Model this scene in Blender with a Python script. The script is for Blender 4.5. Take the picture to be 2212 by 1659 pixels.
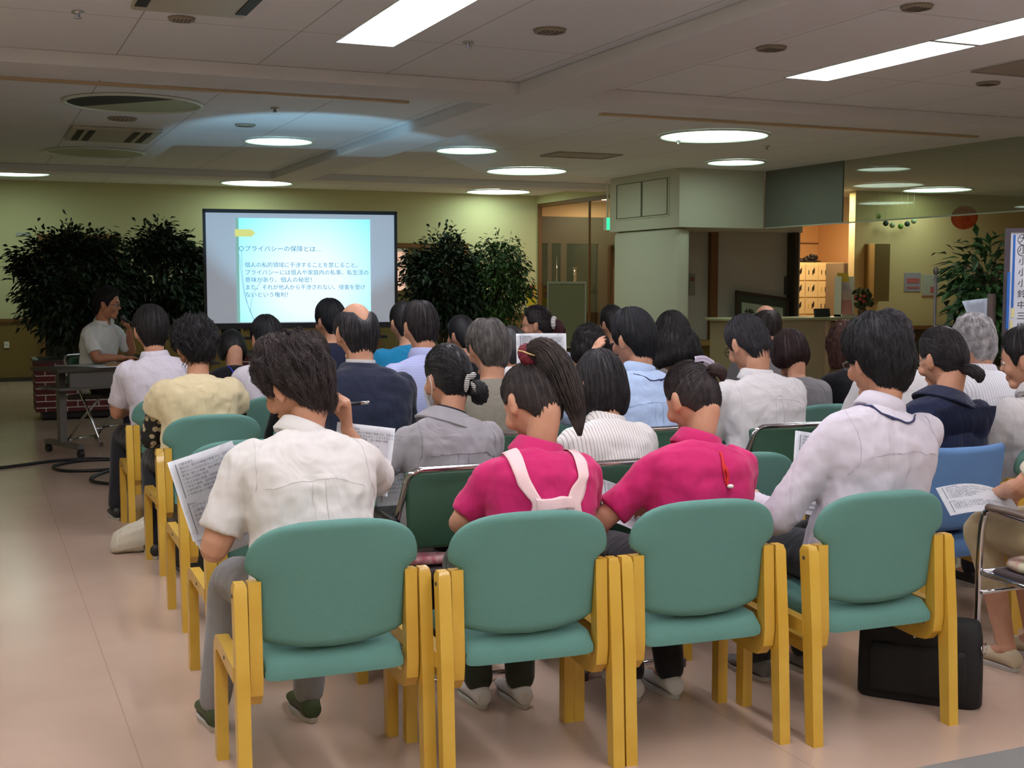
import bpy, bmesh, math, random
from mathutils import Vector, Matrix, Euler, noise
random.seed(7)
for o in list(bpy.data.objects): bpy.data.objects.remove(o)
SC = bpy.context.scene
COL = SC.collection
R = math.radians
# ---------------------------------------------------------------- camera, world, exposure
cd = bpy.data.cameras.new('camera'); cam = bpy.data.objects.new('camera', cd); COL.objects.link(cam)
cam.location = (0, 0, 1.44)
cam.rotation_euler = (R(90-4.703), 0, R(-23.5))
cd.sensor_width = 36; cd.lens = 36*2680/2212; cd.clip_start = .05
SC.camera = cam
w = bpy.data.worlds.new('world'); SC.world = w; w.use_nodes = True
w.node_tree.nodes['Background'].inputs[0].default_value = (.5, .55, .6, 1)
w.node_tree.nodes['Background'].inputs[1].default_value = .03
SC.view_settings.view_transform = 'Standard'; SC.view_settings.look = 'None'
SC.view_settings.exposure = 0.46; SC.view_settings.gamma = 1
SC.view_settings.use_curve_mapping = False
TROFFER = 13.0      # diffuser strengths of the ceiling lamps, added ones included
ROUND = 4.8
# ---------------------------------------------------------------- materials
def lin(c):
    return tuple((v/255/12.92 if v/255 <= .04045 else ((v/255+.055)/1.055)**2.4) for v in c)
MATS = {}
def mat(name, col, rough=.6, metal=0, bump=None, var=None, emit=None, coat=0, spec=.5, sheen=0):
    """col sRGB 0-255; bump=(scale,strength); var=(col2,scale)"""
    if name in MATS: return MATS[name]
    m = bpy.data.materials.new(name); m.use_nodes = True; N = m.node_tree.nodes; L = m.node_tree.links
    b = N['Principled BSDF']
    c = lin(col)+(1,)
    b.inputs['Base Color'].default_value = c
    b.inputs['Roughness'].default_value = rough; b.inputs['Metallic'].default_value = metal
    b.inputs['Specular IOR Level'].default_value = spec
    b.inputs['Coat Weight'].default_value = coat
    if sheen: b.inputs['Sheen Weight'].default_value = sheen
    tc = N.new('ShaderNodeTexCoord')
    if var:
        n = N.new('ShaderNodeTexNoise'); n.inputs['Scale'].default_value = var[1]; n.inputs['Detail'].default_value = 4
        mx = N.new('ShaderNodeMix'); mx.data_type = 'RGBA'
        mx.inputs[6].default_value = c; mx.inputs[7].default_value = lin(var[0])+(1,)
        L.new(tc.outputs['Object'], n.inputs['Vector'])
        rp = N.new('ShaderNodeMapRange'); rp.inputs[1].default_value = .35; rp.inputs[2].default_value = .65
        L.new(n.outputs[0], rp.inputs[0]); L.new(rp.outputs[0], mx.inputs[0]); L.new(mx.outputs[2], b.inputs['Base Color'])
    if bump:
        n = N.new('ShaderNodeTexNoise'); n.inputs['Scale'].default_value = bump[0]; n.inputs['Detail'].default_value = 3
        bp = N.new('ShaderNodeBump'); bp.inputs['Strength'].default_value = bump[1]; bp.inputs['Distance'].default_value = .01
        L.new(tc.outputs['Object'], n.inputs['Vector']); L.new(n.outputs[0], bp.inputs['Height']); L.new(bp.outputs[0], b.inputs['Normal'])
    if emit:
        b.inputs['Emission Color'].default_value = lin(emit[0])+(1,); b.inputs['Emission Strength'].default_value = emit[1]
    MATS[name] = m
    return m
def nodes_of(m): return m.node_tree.nodes, m.node_tree.links, m.node_tree.nodes['Principled BSDF']
def lines_mat(name, base, line, axis, scale, width, rough=.8, coord='Object', dist=0):
    """cloth or boards with thin lines across one axis"""
    m = mat(name, base, rough); N, L, b = nodes_of(m)
    tc = N.new('ShaderNodeTexCoord'); sp = N.new('ShaderNodeSeparateXYZ'); L.new(tc.outputs[coord], sp.inputs[0])
    mul = N.new('ShaderNodeMath'); mul.operation = 'MULTIPLY'; mul.inputs[1].default_value = scale; L.new(sp.outputs[axis], mul.inputs[0])
    fr = N.new('ShaderNodeMath'); fr.operation = 'FRACT'; L.new(mul.outputs[0], fr.inputs[0])
    lt = N.new('ShaderNodeMath'); lt.operation = 'LESS_THAN'; lt.inputs[1].default_value = width; L.new(fr.outputs[0], lt.inputs[0])
    mx = N.new('ShaderNodeMix'); mx.data_type = 'RGBA'; mx.inputs[6].default_value = lin(base)+(1,); mx.inputs[7].default_value = lin(line)+(1,)
    L.new(lt.outputs[0], mx.inputs[0]); L.new(mx.outputs[2], b.inputs['Base Color'])
    return m
def cloth(name, col, rough=.85, wr=1.0):
    """fabric with soft creases"""
    if name in MATS: return MATS[name]
    m = mat(name, col, rough, spec=.2, sheen=.15); N, L, b = nodes_of(m)
    tc = N.new('ShaderNodeTexCoord'); mp = N.new('ShaderNodeMapping'); mp.inputs['Rotation'].default_value = (.4, .5, .3); mp.inputs['Scale'].default_value = (9, 9, 3.5)
    n = N.new('ShaderNodeTexNoise'); n.inputs['Scale'].default_value = 1; n.inputs['Detail'].default_value = 2; n.inputs['Distortion'].default_value = 1.2
    bp = N.new('ShaderNodeBump'); bp.inputs['Strength'].default_value = .5*wr; bp.inputs['Distance'].default_value = .03
    L.new(tc.outputs['Object'], mp.inputs[0]); L.new(mp.outputs[0], n.inputs['Vector']); L.new(n.outputs[0], bp.inputs['Height'])
    L.new(bp.outputs[0], b.inputs['Normal'])
    return m
# ---------------------------------------------------------------- mesh helpers
def xf(bm, vs, M):
    for v in vs: v.co = M @ v.co
def box(bm, c, s, rot=None, bev=0):
    r = bmesh.ops.create_cube(bm, size=1); vs = r['verts']
    for v in vs: v.co = Vector((v.co.x*s[0], v.co.y*s[1], v.co.z*s[2]))
    if bev:
        es = list({e for v in vs for e in v.link_edges})
        rr = bmesh.ops.bevel(bm, geom=es, offset=bev, segments=2, affect='EDGES', profile=.5)
        vs = list({v for f in rr['faces'] for v in f.verts} | {v for v in vs if v.is_valid})
    M = Matrix.Translation(Vector(c))
    if rot: M = M @ Euler(rot).to_matrix().to_4x4()
    xf(bm, vs, M)
    return vs
def bx(bm, x0, x1, y0, y1, z0, z1, bev=0):
    return box(bm, ((x0+x1)/2, (y0+y1)/2, (z0+z1)/2), (abs(x1-x0), abs(y1-y0), abs(z1-z0)), bev=bev)
def quad(bm, pts):
    return bm.faces.new([bm.verts.new(Vector(p)) for p in pts])
def ell(bm, c, r, rot=None, seg=20, rings=12):
    res = bmesh.ops.create_uvsphere(bm, u_segments=seg, v_segments=rings, radius=1); vs = res['verts']
    M = Matrix.Translation(Vector(c))
    if rot: M = M @ Euler(rot).to_matrix().to_4x4()
    M = M @ Matrix.Diagonal((r[0], r[1], r[2], 1))
    xf(bm, vs, M)
    return vs
def loft(bm, rings, cap=True, closed=True):
    """rings: lists of points of equal count"""
    rows = [[bm.verts.new(Vector(p)) for p in r] for r in rings]
    n = len(rows[0])
    for a, b in zip(rows, rows[1:]):
        for i in range(n if closed else n-1):
            j = (i+1) % n
            bm.faces.new((a[i], a[j], b[j], b[i]))
    if cap and closed:
        bm.faces.new(list(reversed(rows[0]))); bm.faces.new(rows[-1])
    return [v for r in rows for v in r]
def frames(pts):
    """parallel transported frames along a polyline"""
    pts = [Vector(p) for p in pts]; out = []
    u = None
    for i, p in enumerate(pts):
        a = pts[max(i-1, 0)]; b = pts[min(i+1, len(pts)-1)]
        d = (b-a).normalized()
        if u is None:
            u = Vector((1, 0, 0)) if abs(d.x) < .8 else Vector((0, 0, 1))
        u = (u - d*u.dot(d)).normalized(); v = d.cross(u)
        out.append((p, d, u, v))
    return out
def tube(bm, pts, rad, seg=12, cap=True, flat=1.0):
    if not isinstance(rad, (list, tuple)): rad = [rad]*len(pts)
    rings = []
    for (p, d, u, v), r in zip(frames(pts), rad):
        rings.append([p+u*(r*math.cos(2*math.pi*k/seg))+v*(r*flat*math.sin(2*math.pi*k/seg)) for k in range(seg)])
    return loft(bm, rings, cap)
def smooth_path(pts, n=6):
    """Catmull-Rom through pts"""
    P = [Vector(p) for p in pts]; out = []
    for i in range(len(P)-1):
        a = P[i-1] if i else P[i]*2-P[i+1]; b = P[i]; c = P[i+1]; d = P[i+2] if i+2 < len(P) else P[i+1]*2-P[i]
        for k in range(n):
            t = k/n
            out.append(.5*((2*b)+(c-a)*t+(2*a-5*b+4*c-d)*t*t+(3*b-a-3*c+d)*t**3))
    out.append(P[-1]); return out
def limb(bm, pts, rad, seg=14, n=5):
    """tapered rounded limb through pts"""
    path = smooth_path(pts, n); m = len(pts)-1; rr = []
    for i in range(len(path)):
        f = i/n; k = min(int(f), m-1); t = f-k
        rr.append(rad[k]*(1-t)+rad[k+1]*t)
    tube(bm, path, rr, seg)
    ell(bm, path[0], (rr[0],)*3, seg=12, rings=8); ell(bm, path[-1], (rr[-1],)*3, seg=12, rings=8)
def obj(name, bm, m, parent=None, smooth=True, kind=None, label=None, mods=(), auto=None):
    bmesh.ops.recalc_face_normals(bm, faces=bm.faces[:])
    me = bpy.data.meshes.new(name); bm.to_mesh(me); bm.free()
    if m: me.materials.append(m)
    if smooth:
        me.polygons.foreach_set('use_smooth', [True]*len(me.polygons))
        if auto is not None: me.set_sharp_from_angle(angle=R(auto))
    o = bpy.data.objects.new(name, me); COL.objects.link(o)
    if parent: o.parent = parent
    if kind: o['kind'] = kind
    if label: o['label'] = label
    return o
def tag(o, label, cat, group=None, kind=None):
    o['label'] = label; o['category'] = cat
    if group: o['group'] = group
    if kind: o['kind'] = kind
    return o
def empty(name, loc, rz=0, label=None, cat=None, group=None):
    o = bpy.data.objects.new(name, None); COL.objects.link(o); o.empty_display_size = .1
    o.location = loc; o.rotation_euler = (0, 0, rz)
    if label: tag(o, label, cat, group)
    return o
def copy_tree(o, parent=None):
    kids = [c for c in bpy.data.objects if c.parent == o]
    c = o.copy(); COL.objects.link(c)
    if parent: c.parent = parent
    for k in kids: copy_tree(k, c)
    return c
def BM(): return bmesh.new()
def remesh(o, vox, it=6, fac=.5):
    m = o.modifiers.new('remesh', 'REMESH'); m.mode = 'VOXEL'; m.voxel_size = vox; m.use_smooth_shade = True
    s = o.modifiers.new('smooth', 'SMOOTH'); s.factor = fac; s.iterations = it
    return o
_tex = {}
def clouds(size):
    if size not in _tex:
        t = bpy.data.textures.new('folds', 'CLOUDS'); t.noise_scale = size; t.noise_depth = 2; _tex[size] = t
    return _tex[size]
def wrinkle(o, strength, size=.11):
    d = o.modifiers.new('folds', 'DISPLACE'); d.texture = clouds(size); d.strength = strength; d.mid_level = .5; d.texture_coords = 'LOCAL'
_fc = {}
def text2d(body, size, align='LEFT', space=1.0, bold=0):
    """letters as flat triangles: list of verts and faces"""
    key = (body, size, align)
    if key in _fc: return _fc[key]
    c = bpy.data.curves.new('t', 'FONT'); c.body = body; c.size = size; c.align_x = align; c.align_y = 'CENTER'; c.resolution_u = 2
    if bold: c.offset = bold
    o = bpy.data.objects.new('t', c); COL.objects.link(o)
    dg = bpy.context.evaluated_depsgraph_get(); dg.update()
    me = bpy.data.meshes.new_from_object(o.evaluated_get(dg))
    vs = [v.co.copy() for v in me.vertices]; fs = [tuple(p.vertices) for p in me.polygons]
    bpy.data.objects.remove(o); bpy.data.meshes.remove(me); bpy.data.curves.remove(c)
    _fc[key] = (vs, fs); return vs, fs
def put_text(bm, body, size, f, align='LEFT', bold=0, width=None):
    """f maps (u,v) to a 3D point; width squeezes the line to a given length"""
    vs, fs = text2d(body, size, align, bold=bold)
    k = 1
    if width and vs:
        x = max(v.x for v in vs)-min(v.x for v in vs)
        if x > 0: k = width/x
    nv = [bm.verts.new(f(v.x*k, v.y)) for v in vs]
    for t in fs:
        try: bm.faces.new([nv[i] for i in t])
        except ValueError: pass
# ---------------------------------------------------------------- common materials
M_wood = mat('honey_varnished_beech', (208, 164, 54), .38, bump=(60, .05), var=((216, 176, 68), 6), coat=.3)
M_teal = mat('teal_woven_upholstery', (96, 142, 132), .8, bump=(500, .25), var=((100, 147, 138), 300), spec=.3)
M_blue = mat('blue_upholstery', (100, 140, 190), .8, bump=(500, .25), spec=.3)
M_chrome = mat('chrome_tube', (200, 200, 205), .12, 1)
M_vinyl = mat('dark_green_vinyl', (50, 88, 66), .5, bump=(300, .15), spec=.35)
M_vinyls = mat('brown_grey_vinyl_underside', (76, 66, 68), .55)
M_black = mat('black_plastic', (24, 24, 26), .45)
M_skin = mat('skin', (206, 156, 128), .55, var=((198, 144, 116), 18), spec=.35)
M_skin.node_tree.nodes['Principled BSDF'].inputs['Subsurface Weight'].default_value = .0
M_white = mat('white_paint', (225, 225, 220), .5)
M_paper = mat('white_paper', (236, 238, 242), .75)
M_ink = mat('printed_ink', (112, 116, 128), .8)
M_trunk = mat('tree_bark', (70, 58, 40), .8, bump=(30, .4))
M_browntrim = mat('brown_oak_trim', (120, 82, 44), .5, bump=(20, .1))
# ================================================================ THE ROOM
XL, XR, YB, YF, ZC = -2.2, 22.0, -4.0, 19.35, 2.90
# ---- floor
M_floor = mat('pink_beige_vinyl_floor', (196, 170, 152), .2, var=((188, 162, 144), 1.4), spec=.5)
N, L, b = nodes_of(M_floor)
tc = N.new('ShaderNodeTexCoord'); sp = N.new('ShaderNodeSeparateXYZ'); L.new(tc.outputs['Object'], sp.inputs[0])
add = N.new('ShaderNodeMath'); add.operation = 'ADD'; add.inputs[1].default_value = 9*1.83-.42; L.new(sp.outputs[0], add.inputs[0])
dv = N.new('ShaderNodeMath'); dv.operation = 'DIVIDE'; dv.inputs[1].default_value = 1.83; L.new(add.outputs[0], dv.inputs[0])
fr = N.new('ShaderNodeMath'); fr.operation = 'FRACT'; L.new(dv.outputs[0], fr.inputs[0])
lt = N.new('ShaderNodeMath'); lt.operation = 'LESS_THAN'; lt.inputs[1].default_value = .0022; L.new(fr.outputs[0], lt.inputs[0])
old = b.inputs['Base Color'].links[0].from_socket
mx = N.new('ShaderNodeMix'); mx.data_type = 'RGBA'; mx.inputs[7].default_value = lin((172, 146, 130))+(1,)
L.new(old, mx.inputs[6]); L.new(lt.outputs[0], mx.inputs[0]); L.new(mx.outputs[2], b.inputs['Base Color'])
n = N.new('ShaderNodeTexNoise'); n.inputs['Scale'].default_value = 5; L.new(tc.outputs['Object'], n.inputs[0])
bp = N.new('ShaderNodeBump'); bp.inputs['Strength'].default_value = .03; bp.inputs['Distance'].default_value = .02
L.new(n.outputs[0], bp.inputs['Height']); L.new(bp.outputs[0], b.inputs['Normal'])
bm = BM(); bx(bm, XL-.1, XR+.1, YB-.1, 23, -.1, 0); obj('floor', bm, M_floor, smooth=False, kind='structure')
# grey joint strip set in the floor just in front of the camera
bm = BM(); bx(bm, XL, 8, 2.55, 2.80, 0, .004)
bx(bm, XL, 8, 2.52, 2.55, 0, .006); obj('trim_1', bm, mat('grey_floor_strip', (128, 126, 124), .6), smooth=False, kind='structure')
# ---- walls
M_wall = mat('cream_green_wallpaper', (206, 204, 160), .85, bump=(120, .06))
M_wains = mat('olive_brown_wainscot', (124, 100, 50), .55, bump=(40, .05))
M_ceil = mat('white_ceiling_board', (230, 224, 222), .9, bump=(150, .05))
def wall(name, x0, x1, y0, y1, z0, z1, m): 
    bm = BM(); bx(bm, x0, x1, y0, y1, z0, z1); return obj(name, bm, m, smooth=False, kind='structure')
wall('wall_far', XL-.1, 8.92, YF, YF+.15, .9, ZC, M_wall)
wall('trim_2', XL-.1, 8.92, YF-.01, YF+.15, 0, .86, M_wains)
wall('trim_3', XL-.1, 8.92, YF-.04, YF+.15, .86, .91, M_browntrim)
wall('baseboard_far', XL-.1, 8.92, YF-.02, YF, 0, .06, mat('dark_baseboard', (60, 50, 36), .5))
wall('wall_left', XL-.15, XL, YB, YF+.1, 0, ZC, M_wall)
wall('wall_back', XL, XR, YB-.15, YB, 0, ZC, M_wall)
wall('wall_right', XR, XR+.15, YB, 23, 0, ZC, M_wall)
# far wall doors behind the trees
def framed_door(n, x0, x1, ztop, inner, lit=None):
    root = empty('door_%d' % n, ((x0+x1)/2, YF, 0)); root['kind'] = 'structure'
    bm = BM(); hw = (x1-x0)/2
    bx(bm, -hw, hw, -.06, -.01, ztop-.07, ztop); bx(bm, -hw, -hw+.07, -.06, -.01, 0, ztop-.07); bx(bm, hw-.07, hw, -.06, -.01, 0, ztop-.07)
    obj('door_frame', bm, M_browntrim, root, smooth=False)
    bm = BM(); bx(bm, -hw+.07, hw-.07, -.03, -.012, 0, ztop-.07); obj('door_leaf', bm, inner, root, smooth=False)
    return root
framed_door(1, .90, 2.02, 2.13, mat('dark_doorway_inside', (34, 32, 26), .25))  # dark leaf stands for the unlit inside of the opening
d2 = framed_door(2, 6.0, 7.6, 2.07, mat('olive_door_leaf', (110, 100, 58), .5))
bm = BM(); bx(bm, -.6, -.28, -.045, -.03, 1.3, 1.98); obj('glass_pane', bm, mat('window_glow_pane', (230, 190, 170), .6, emit=((235, 190, 165), .55)), d2, smooth=False)
bm = BM(); bx(bm, -.6, -.28, -.06, -.045, 1.93, 1.98); bx(bm, -.3, -.27, -.06, -.045, 1.3, 1.98); obj('pane_rail', bm, M_white, d2, smooth=False)
# ---- ceiling with real slots for the fluorescent trays
bm = BM()
SLOTS = [(-.21, .16), (2.08, 2.46), (5.38, 5.76)]; YE = 7.52
xs = XL-.1
for a, c in SLOTS:
    bx(bm, xs, a, YB, YE, ZC, ZC+.03); xs = c
bx(bm, xs, XR+.1, YB, YE, ZC, ZC+.03)
bx(bm, XL-.1, XR+.1, YE, 23, ZC, ZC+.03)
N, L, b = nodes_of(M_ceil)
tc = N.new('ShaderNodeTexCoord'); br = N.new('ShaderNodeTexBrick'); br.inputs['Scale'].default_value = 1
br.inputs['Color1'].default_value = br.inputs['Color2'].default_value = lin((232, 233, 238))+(1,); br.inputs['Mortar'].default_value = lin((172, 164, 162))+(1,)
br.inputs['Mortar Size'].default_value = .004; br.inputs['Brick Width'].default_value = 1.82; br.inputs['Row Height'].default_value = .91; br.offset = 0
mpp = N.new('ShaderNodeMapping'); mpp.inputs['Rotation'].default_value = (0, 0, R(90)); L.new(tc.outputs['Object'], mpp.inputs[0]); L.new(mpp.outputs[0], br.inputs[0])
L.new(br.outputs[0], b.inputs['Base Color'])
obj('ceiling', bm, M_ceil, smooth=False, kind='structure')
M_beam = mat('ceiling_beam_paint', (228, 226, 230), .9)
for i, (x0, x1, y0, y1) in enumerate([(XL, 9.7, 8.48, 8.98), (3.74, 4.24, YB, 8.48), (3.74, 4.24, 8.98, 16.6), (XL, 8.92, 16.6, 17.05)]):
    bm = BM(); bx(bm, x0, x1, y0, y1, 2.81, 2.899, bev=.004); obj('trim_%d' % (4+i), bm, M_beam, smooth=False, kind='structure')
M_track = mat('tan_curtain_rail', (206, 182, 150), .5)
for x0, x1 in ((-1.8, 3.3), (5.05, 9.3)):
    bm = BM(); bx(bm, x0, x1, 9.67, 9.73, 2.88, 2.899); o = obj('curtain_rail', bm, M_track, smooth=False)
    tag(o, 'long tan curtain rail on the ceiling, ' + ('left one near the open round recess' if x0 < 0 else 'right one near the largest round lamp'), 'curtain rail')
# ---- lamps
M_tube = mat('fluorescent_diffuser', (255, 255, 255), .6, emit=((250, 248, 255), TROFFER))
M_refl = mat('white_lamp_reflector', (240, 240, 246), .35)
M_rim = mat('white_lamp_rim', (225, 235, 228), .4)
def troffer(x0, x1, y1, ln, label):
    cx = (x0+x1)/2; root = empty('fluorescent_light', (cx, y1-ln/2, ZC), 0, label, 'ceiling light', 'recessed fluorescent trays of the near ceiling')
    w = (x1-x0)/2; h = ln/2-.004
    bm = BM()
    rb = [(-w, -h, 0), (w, -h, 0), (w, h, 0), (-w, h, 0)]; rt = [(-w*.62, -h+.10, .085), (w*.62, -h+.10, .085), (w*.62, h-.10, .085), (-w*.62, h-.10, .085)]
    for k in range(4): quad(bm, [rb[k], rb[(k+1) % 4], rt[(k+1) % 4], rt[k]])
    quad(bm, [rt[0], rt[1], rt[2], rt[3]])
    obj('reflector', bm, M_refl, root, smooth=False)
    bm = BM()
    for s in (-1, 1):
        bx(bm, s*w, s*(w-.008), -h, h, -.006, .004); bx(bm, -w, w, s*h, s*(h-.008), -.006, .004)
    obj('frame', bm, M_rim, root, smooth=False)
    bm = BM(); bx(bm, -w*.58, w*.58, -h+.11, h-.11, .06, .08); obj('diffuser', bm, M_tube, root, smooth=False)
    return root
cname = {0: 'leftmost', 1: 'middle', 2: 'right'}
for ci, (a, c) in enumerate(SLOTS):
    for k in range(7):
        y1 = YE-.02-k*1.5
        n = ['far end tray', 'second tray from the far end', 'third tray from the far end', 'fourth tray from the far end', 'fifth tray, above the camera', 'sixth tray, behind the camera', 'tray nearest the back wall'][k]
        troffer(a, c, y1, 1.48, 'bright fluorescent ceiling light, %s in the %s line' % (n, cname[ci]))
M_disc = mat('round_lamp_diffuser', (255, 255, 250), .5, emit=((228, 255, 234), ROUND))
M_discoff = mat('unlit_lamp_glass', (178, 186, 160), .4)
M_discdark = mat('open_lamp_recess', (62, 62, 56), .8)
def round_light(x, y, d, label, on=True, half=False):
    root = empty('round_ceiling_light', (x, y, ZC), 0, label, 'ceiling light', 'round ceiling lights of the far hall')
    bm = BM(); S = 48; r = d/2
    prof = [(r-.035, -.002), (r-.03, -.02), (r-.005, -.022), (r, -.004)]
    rings = [[(q*math.cos(2*math.pi*k/S), q*math.sin(2*math.pi*k/S), z) for k in range(S)] for q, z in prof]
    loft(bm, rings, cap=False); obj('rim', bm, M_rim, root)
    bm = BM()
    def disc(a0, a1, z, rr=None):
        rr = rr or r-.034
        pts = [bm.verts.new((rr*math.cos(a0+(a1-a0)*k/S), rr*math.sin(a0+(a1-a0)*k/S), z)) for k in range(S+1)]
        bm.faces.new(pts if a1-a0 < 6.2 else pts[:-1])
    if half:
        disc(-.9, 2.4, -.006); obj('diffuser', bm, M_discoff, root, smooth=False)
        bm = BM(); disc(2.4, 5.383, -.006); obj('recess', bm, M_discdark, root, smooth=False)
    else:
        disc(0, 2*math.pi, -.006); obj('diffuser', bm, M_disc if on else M_discoff, root, smooth=False)
for x, y, d, lb in [(6.85, 10.7, 1.12, 'largest lit round ceiling light, above the white pillar box'), (8.59, 12.92, .74, 'lit round ceiling light just in front of the pillar box'),
    (2.97, 12.88, .74, 'lit round ceiling light above the projection screen, nearer of two'), (3.91, 18.41, 1.08, 'lit round ceiling light close to the far wall above the screen'),
    (6.74, 15.02, 1.1, 'lit wide round ceiling light left of the pillar box'), (5.08, 12.94, .72, 'pale lit round ceiling light in the middle of the hall'),
    (7.86, 18.63, 1.08, 'lit round ceiling light close to the far wall, left of the glass doors'), (15.5, 8.0, 1.1, 'added lit round ceiling light, unseen, in the side space right of the picture'), (13.5, 4.0, 1.1, 'added lit round ceiling light, unseen, in the side space near the camera'),  # the side space lamps are added, out of view, to brighten beyond the glass
    (.55, 18.02, 1.0, 'lit round ceiling light at the left end of the far wall'),
    (14.07, 15.49, 1.1, 'lit round ceiling light beyond the smoke glass on the right')]:
    round_light(x, y, d, lb)
round_light(1.27, 10.68, 1.11, 'large unlit round ceiling lamp, half open and dark, above the lecturer', half=True)
round_light(1.33, 14.84, 1.09, 'unlit round ceiling lamp behind the air conditioner grille', on=False)
# air conditioners
M_acw = mat('ac_panel_plastic', (188, 184, 168), .5)
def ac(x0, x1, y0, y1, label, vanes):
    root = empty('ceiling_air_conditioner', ((x0+x1)/2, (y0+y1)/2, ZC), 0, label, 'air conditioner'); hx = (x1-x0)/2; hy = (y1-y0)/2
    bm = BM(); bx(bm, -hx, hx, -hy, hy, -.03, -.001, bev=.008); obj('panel', bm, M_acw, root, smooth=False)
    for v in vanes:
        bm = BM(); bx(bm, v*hx-.03, v*hx+.03, -hy*.8, hy*.8, -.036, -.029); obj('louvre', bm, mat('dark_louvre', (40, 40, 38), .6), root, smooth=False)
ac(.92, 1.74, 12.4, 13.5, 'cream ceiling air conditioner with four dark louvres above the lecturer', (-.8, -.55, .45, .72))
ac(.82, 1.41, 5.7, 6.93, 'ceiling air conditioner panel at the top edge of the picture', (-.88, .88))
M_grill = mat('grey_speaker_grille', (158, 146, 132), .7)
M_dark = mat('dark_metal', (70, 66, 60), .5)
for x, y, r, lb in [(1.12, 7.17, .07, 'small round speaker left of the top air conditioner panel edge'), (3.13, 6.65, .09, 'round grey ceiling speaker right of the middle fluorescent line'),
    (4.63, 6.59, .09, 'round grey ceiling speaker left of the right fluorescent line'), (4.65, 5.31, .08, 'round ceiling speaker at the top edge of the picture, above the right tray'),
    (1.29, 11.7, .12, 'dark round ceiling speaker beside the half open lamp'), (2.39, 11.72, .09, 'small round ceiling vent above the left part of the screen'), (6.9, 7.1, .08, 'pale round ceiling vent near the right access hatch')]:
    bm = BM(); bmesh.ops.create_cone(bm, cap_ends=True, segments=28, radius1=r, radius2=r*1.08, depth=.016, matrix=Matrix.Translation((0, 0, -.009)))
    root = obj('ceiling_speaker', bm, M_grill); root.location = (x, y, ZC); tag(root, lb, 'ceiling speaker', 'round ceiling speakers and vents')
    bm = BM()
    for k in range(-2, 3): bx(bm, k*r*.3-.003, k*r*.3+.003, -r*.6, r*.6, -.02, -.0165)
    obj('grille_slot', bm, M_dark, root, smooth=False)
for x, y, lb in [(.58, 7.22, 'sprinkler head in the top left ceiling'), (2.83, 7.18, 'sprinkler head right of the middle fluorescent tray'), (2.39, 10.49, 'sprinkler head behind the left curtain rail'),
    (6.75, 11.23, 'sprinkler head left of the largest round lamp'), (7.9, 11.3, 'sprinkler head right of the largest round lamp')]:
    bm = BM(); tube(bm, [(0, 0, 0), (0, 0, -.012), (0, 0, -.014), (0, 0, -.035)], [.035, .033, .012, .012], 16); tube(bm, [(0, 0, -.035), (0, 0, -.04)], [.02, .02], 12)
    o = obj('sprinkler_head', bm, M_chrome); o.location = (x, y, ZC); tag(o, 'small metal '+lb, 'sprinkler', 'ceiling sprinkler heads')
# access hatches
for x0, x1, y0, y1, lb in [(6.41, 7.0, 6.1, 6.75, 'square ceiling access hatch near the right edge of the picture'), (6.1, 6.9, 12.7, 13.2, 'ceiling return grille left of the pillar box')]:
    bm = BM()
    for s in (0, 1):
        bx(bm, x0+(x1-x0)*s-.01, x0+(x1-x0)*s+.01, y0, y1, 2.885, 2.899); bx(bm, x0, x1, y0+(y1-y0)*s-.01, y0+(y1-y0)*s+.01, 2.885, 2.899)
    bx(bm, x0, x1, y0, y1, 2.892, 2.899)
    o = obj('ceiling_hatch', bm, mat('hatch_grey', (170, 160, 152), .6), smooth=False); tag(o, lb, 'hatch')
# ---- glass wall and entrance hall on the far right of the hall
M_glass = bpy.data.materials.new('clear_glass'); M_glass.use_nodes = True
N = M_glass.node_tree.nodes; L = M_glass.node_tree.links; N.remove(N['Principled BSDF'])
tr = N.new('ShaderNodeBsdfTransparent'); tr.inputs[0].default_value = (.86, .92, .88, 1); gl = N.new('ShaderNodeBsdfGlossy'); gl.inputs['Roughness'].default_value = .02
ms = N.new('ShaderNodeMixShader'); lw = N.new('ShaderNodeLayerWeight'); lw.inputs[0].default_value = .5
pw = N.new('ShaderNodeMath'); pw.operation = 'POWER'; pw.inputs[1].default_value = 4; L.new(lw.outputs['Facing'], pw.inputs[0])
fz = N.new('ShaderNodeMath'); fz.operation = 'MULTIPLY_ADD'; fz.inputs[1].default_value = .9; fz.inputs[2].default_value = .04; L.new(pw.outputs[0], fz.inputs[0])
L.new(fz.outputs[0], ms.inputs[0]); L.new(tr.outputs[0], ms.inputs[1]); L.new(gl.outputs[0], ms.inputs[2]); L.new(ms.outputs[0], N['Material Output'].inputs[0])
def tinted_glass(name, tint, ior, grey_lift):
    m = M_glass.copy(); m.name = name; N = m.node_tree.nodes; L = m.node_tree.links
    for n_ in N:
        if n_.type == 'BSDF_TRANSPARENT': n_.inputs[0].default_value = tint; tr_ = n_
        if n_.type == 'MATH' and n_.operation == 'MULTIPLY_ADD': n_.inputs[1].default_value = ior
    if grey_lift:  # added grey diffuse share lightens the glass, otherwise near black
        df = N.new('ShaderNodeBsdfDiffuse'); df.inputs[0].default_value = lin((170, 174, 150))+(1,); m2 = N.new('ShaderNodeMixShader'); m2.inputs[0].default_value = grey_lift
        ms_ = [n_ for n_ in N if n_.type == 'MIX_SHADER' and n_ != m2][0]
        L.new(tr_.outputs[0], m2.inputs[1]); L.new(df.outputs[0], m2.inputs[2]); L.new(m2.outputs[0], ms_.inputs[1])
    return m
M_glassc = tinted_glass('entrance_clear_glass', (.97, .98, .97, 1), .45, 0)
M_smoke = tinted_glass('smoke_curtain_glass', (.8, .85, .8, 1), 1.0, .14)
root = empty('window_1', (8.92, 15.75, 0)); root['kind'] = 'structure'
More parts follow.
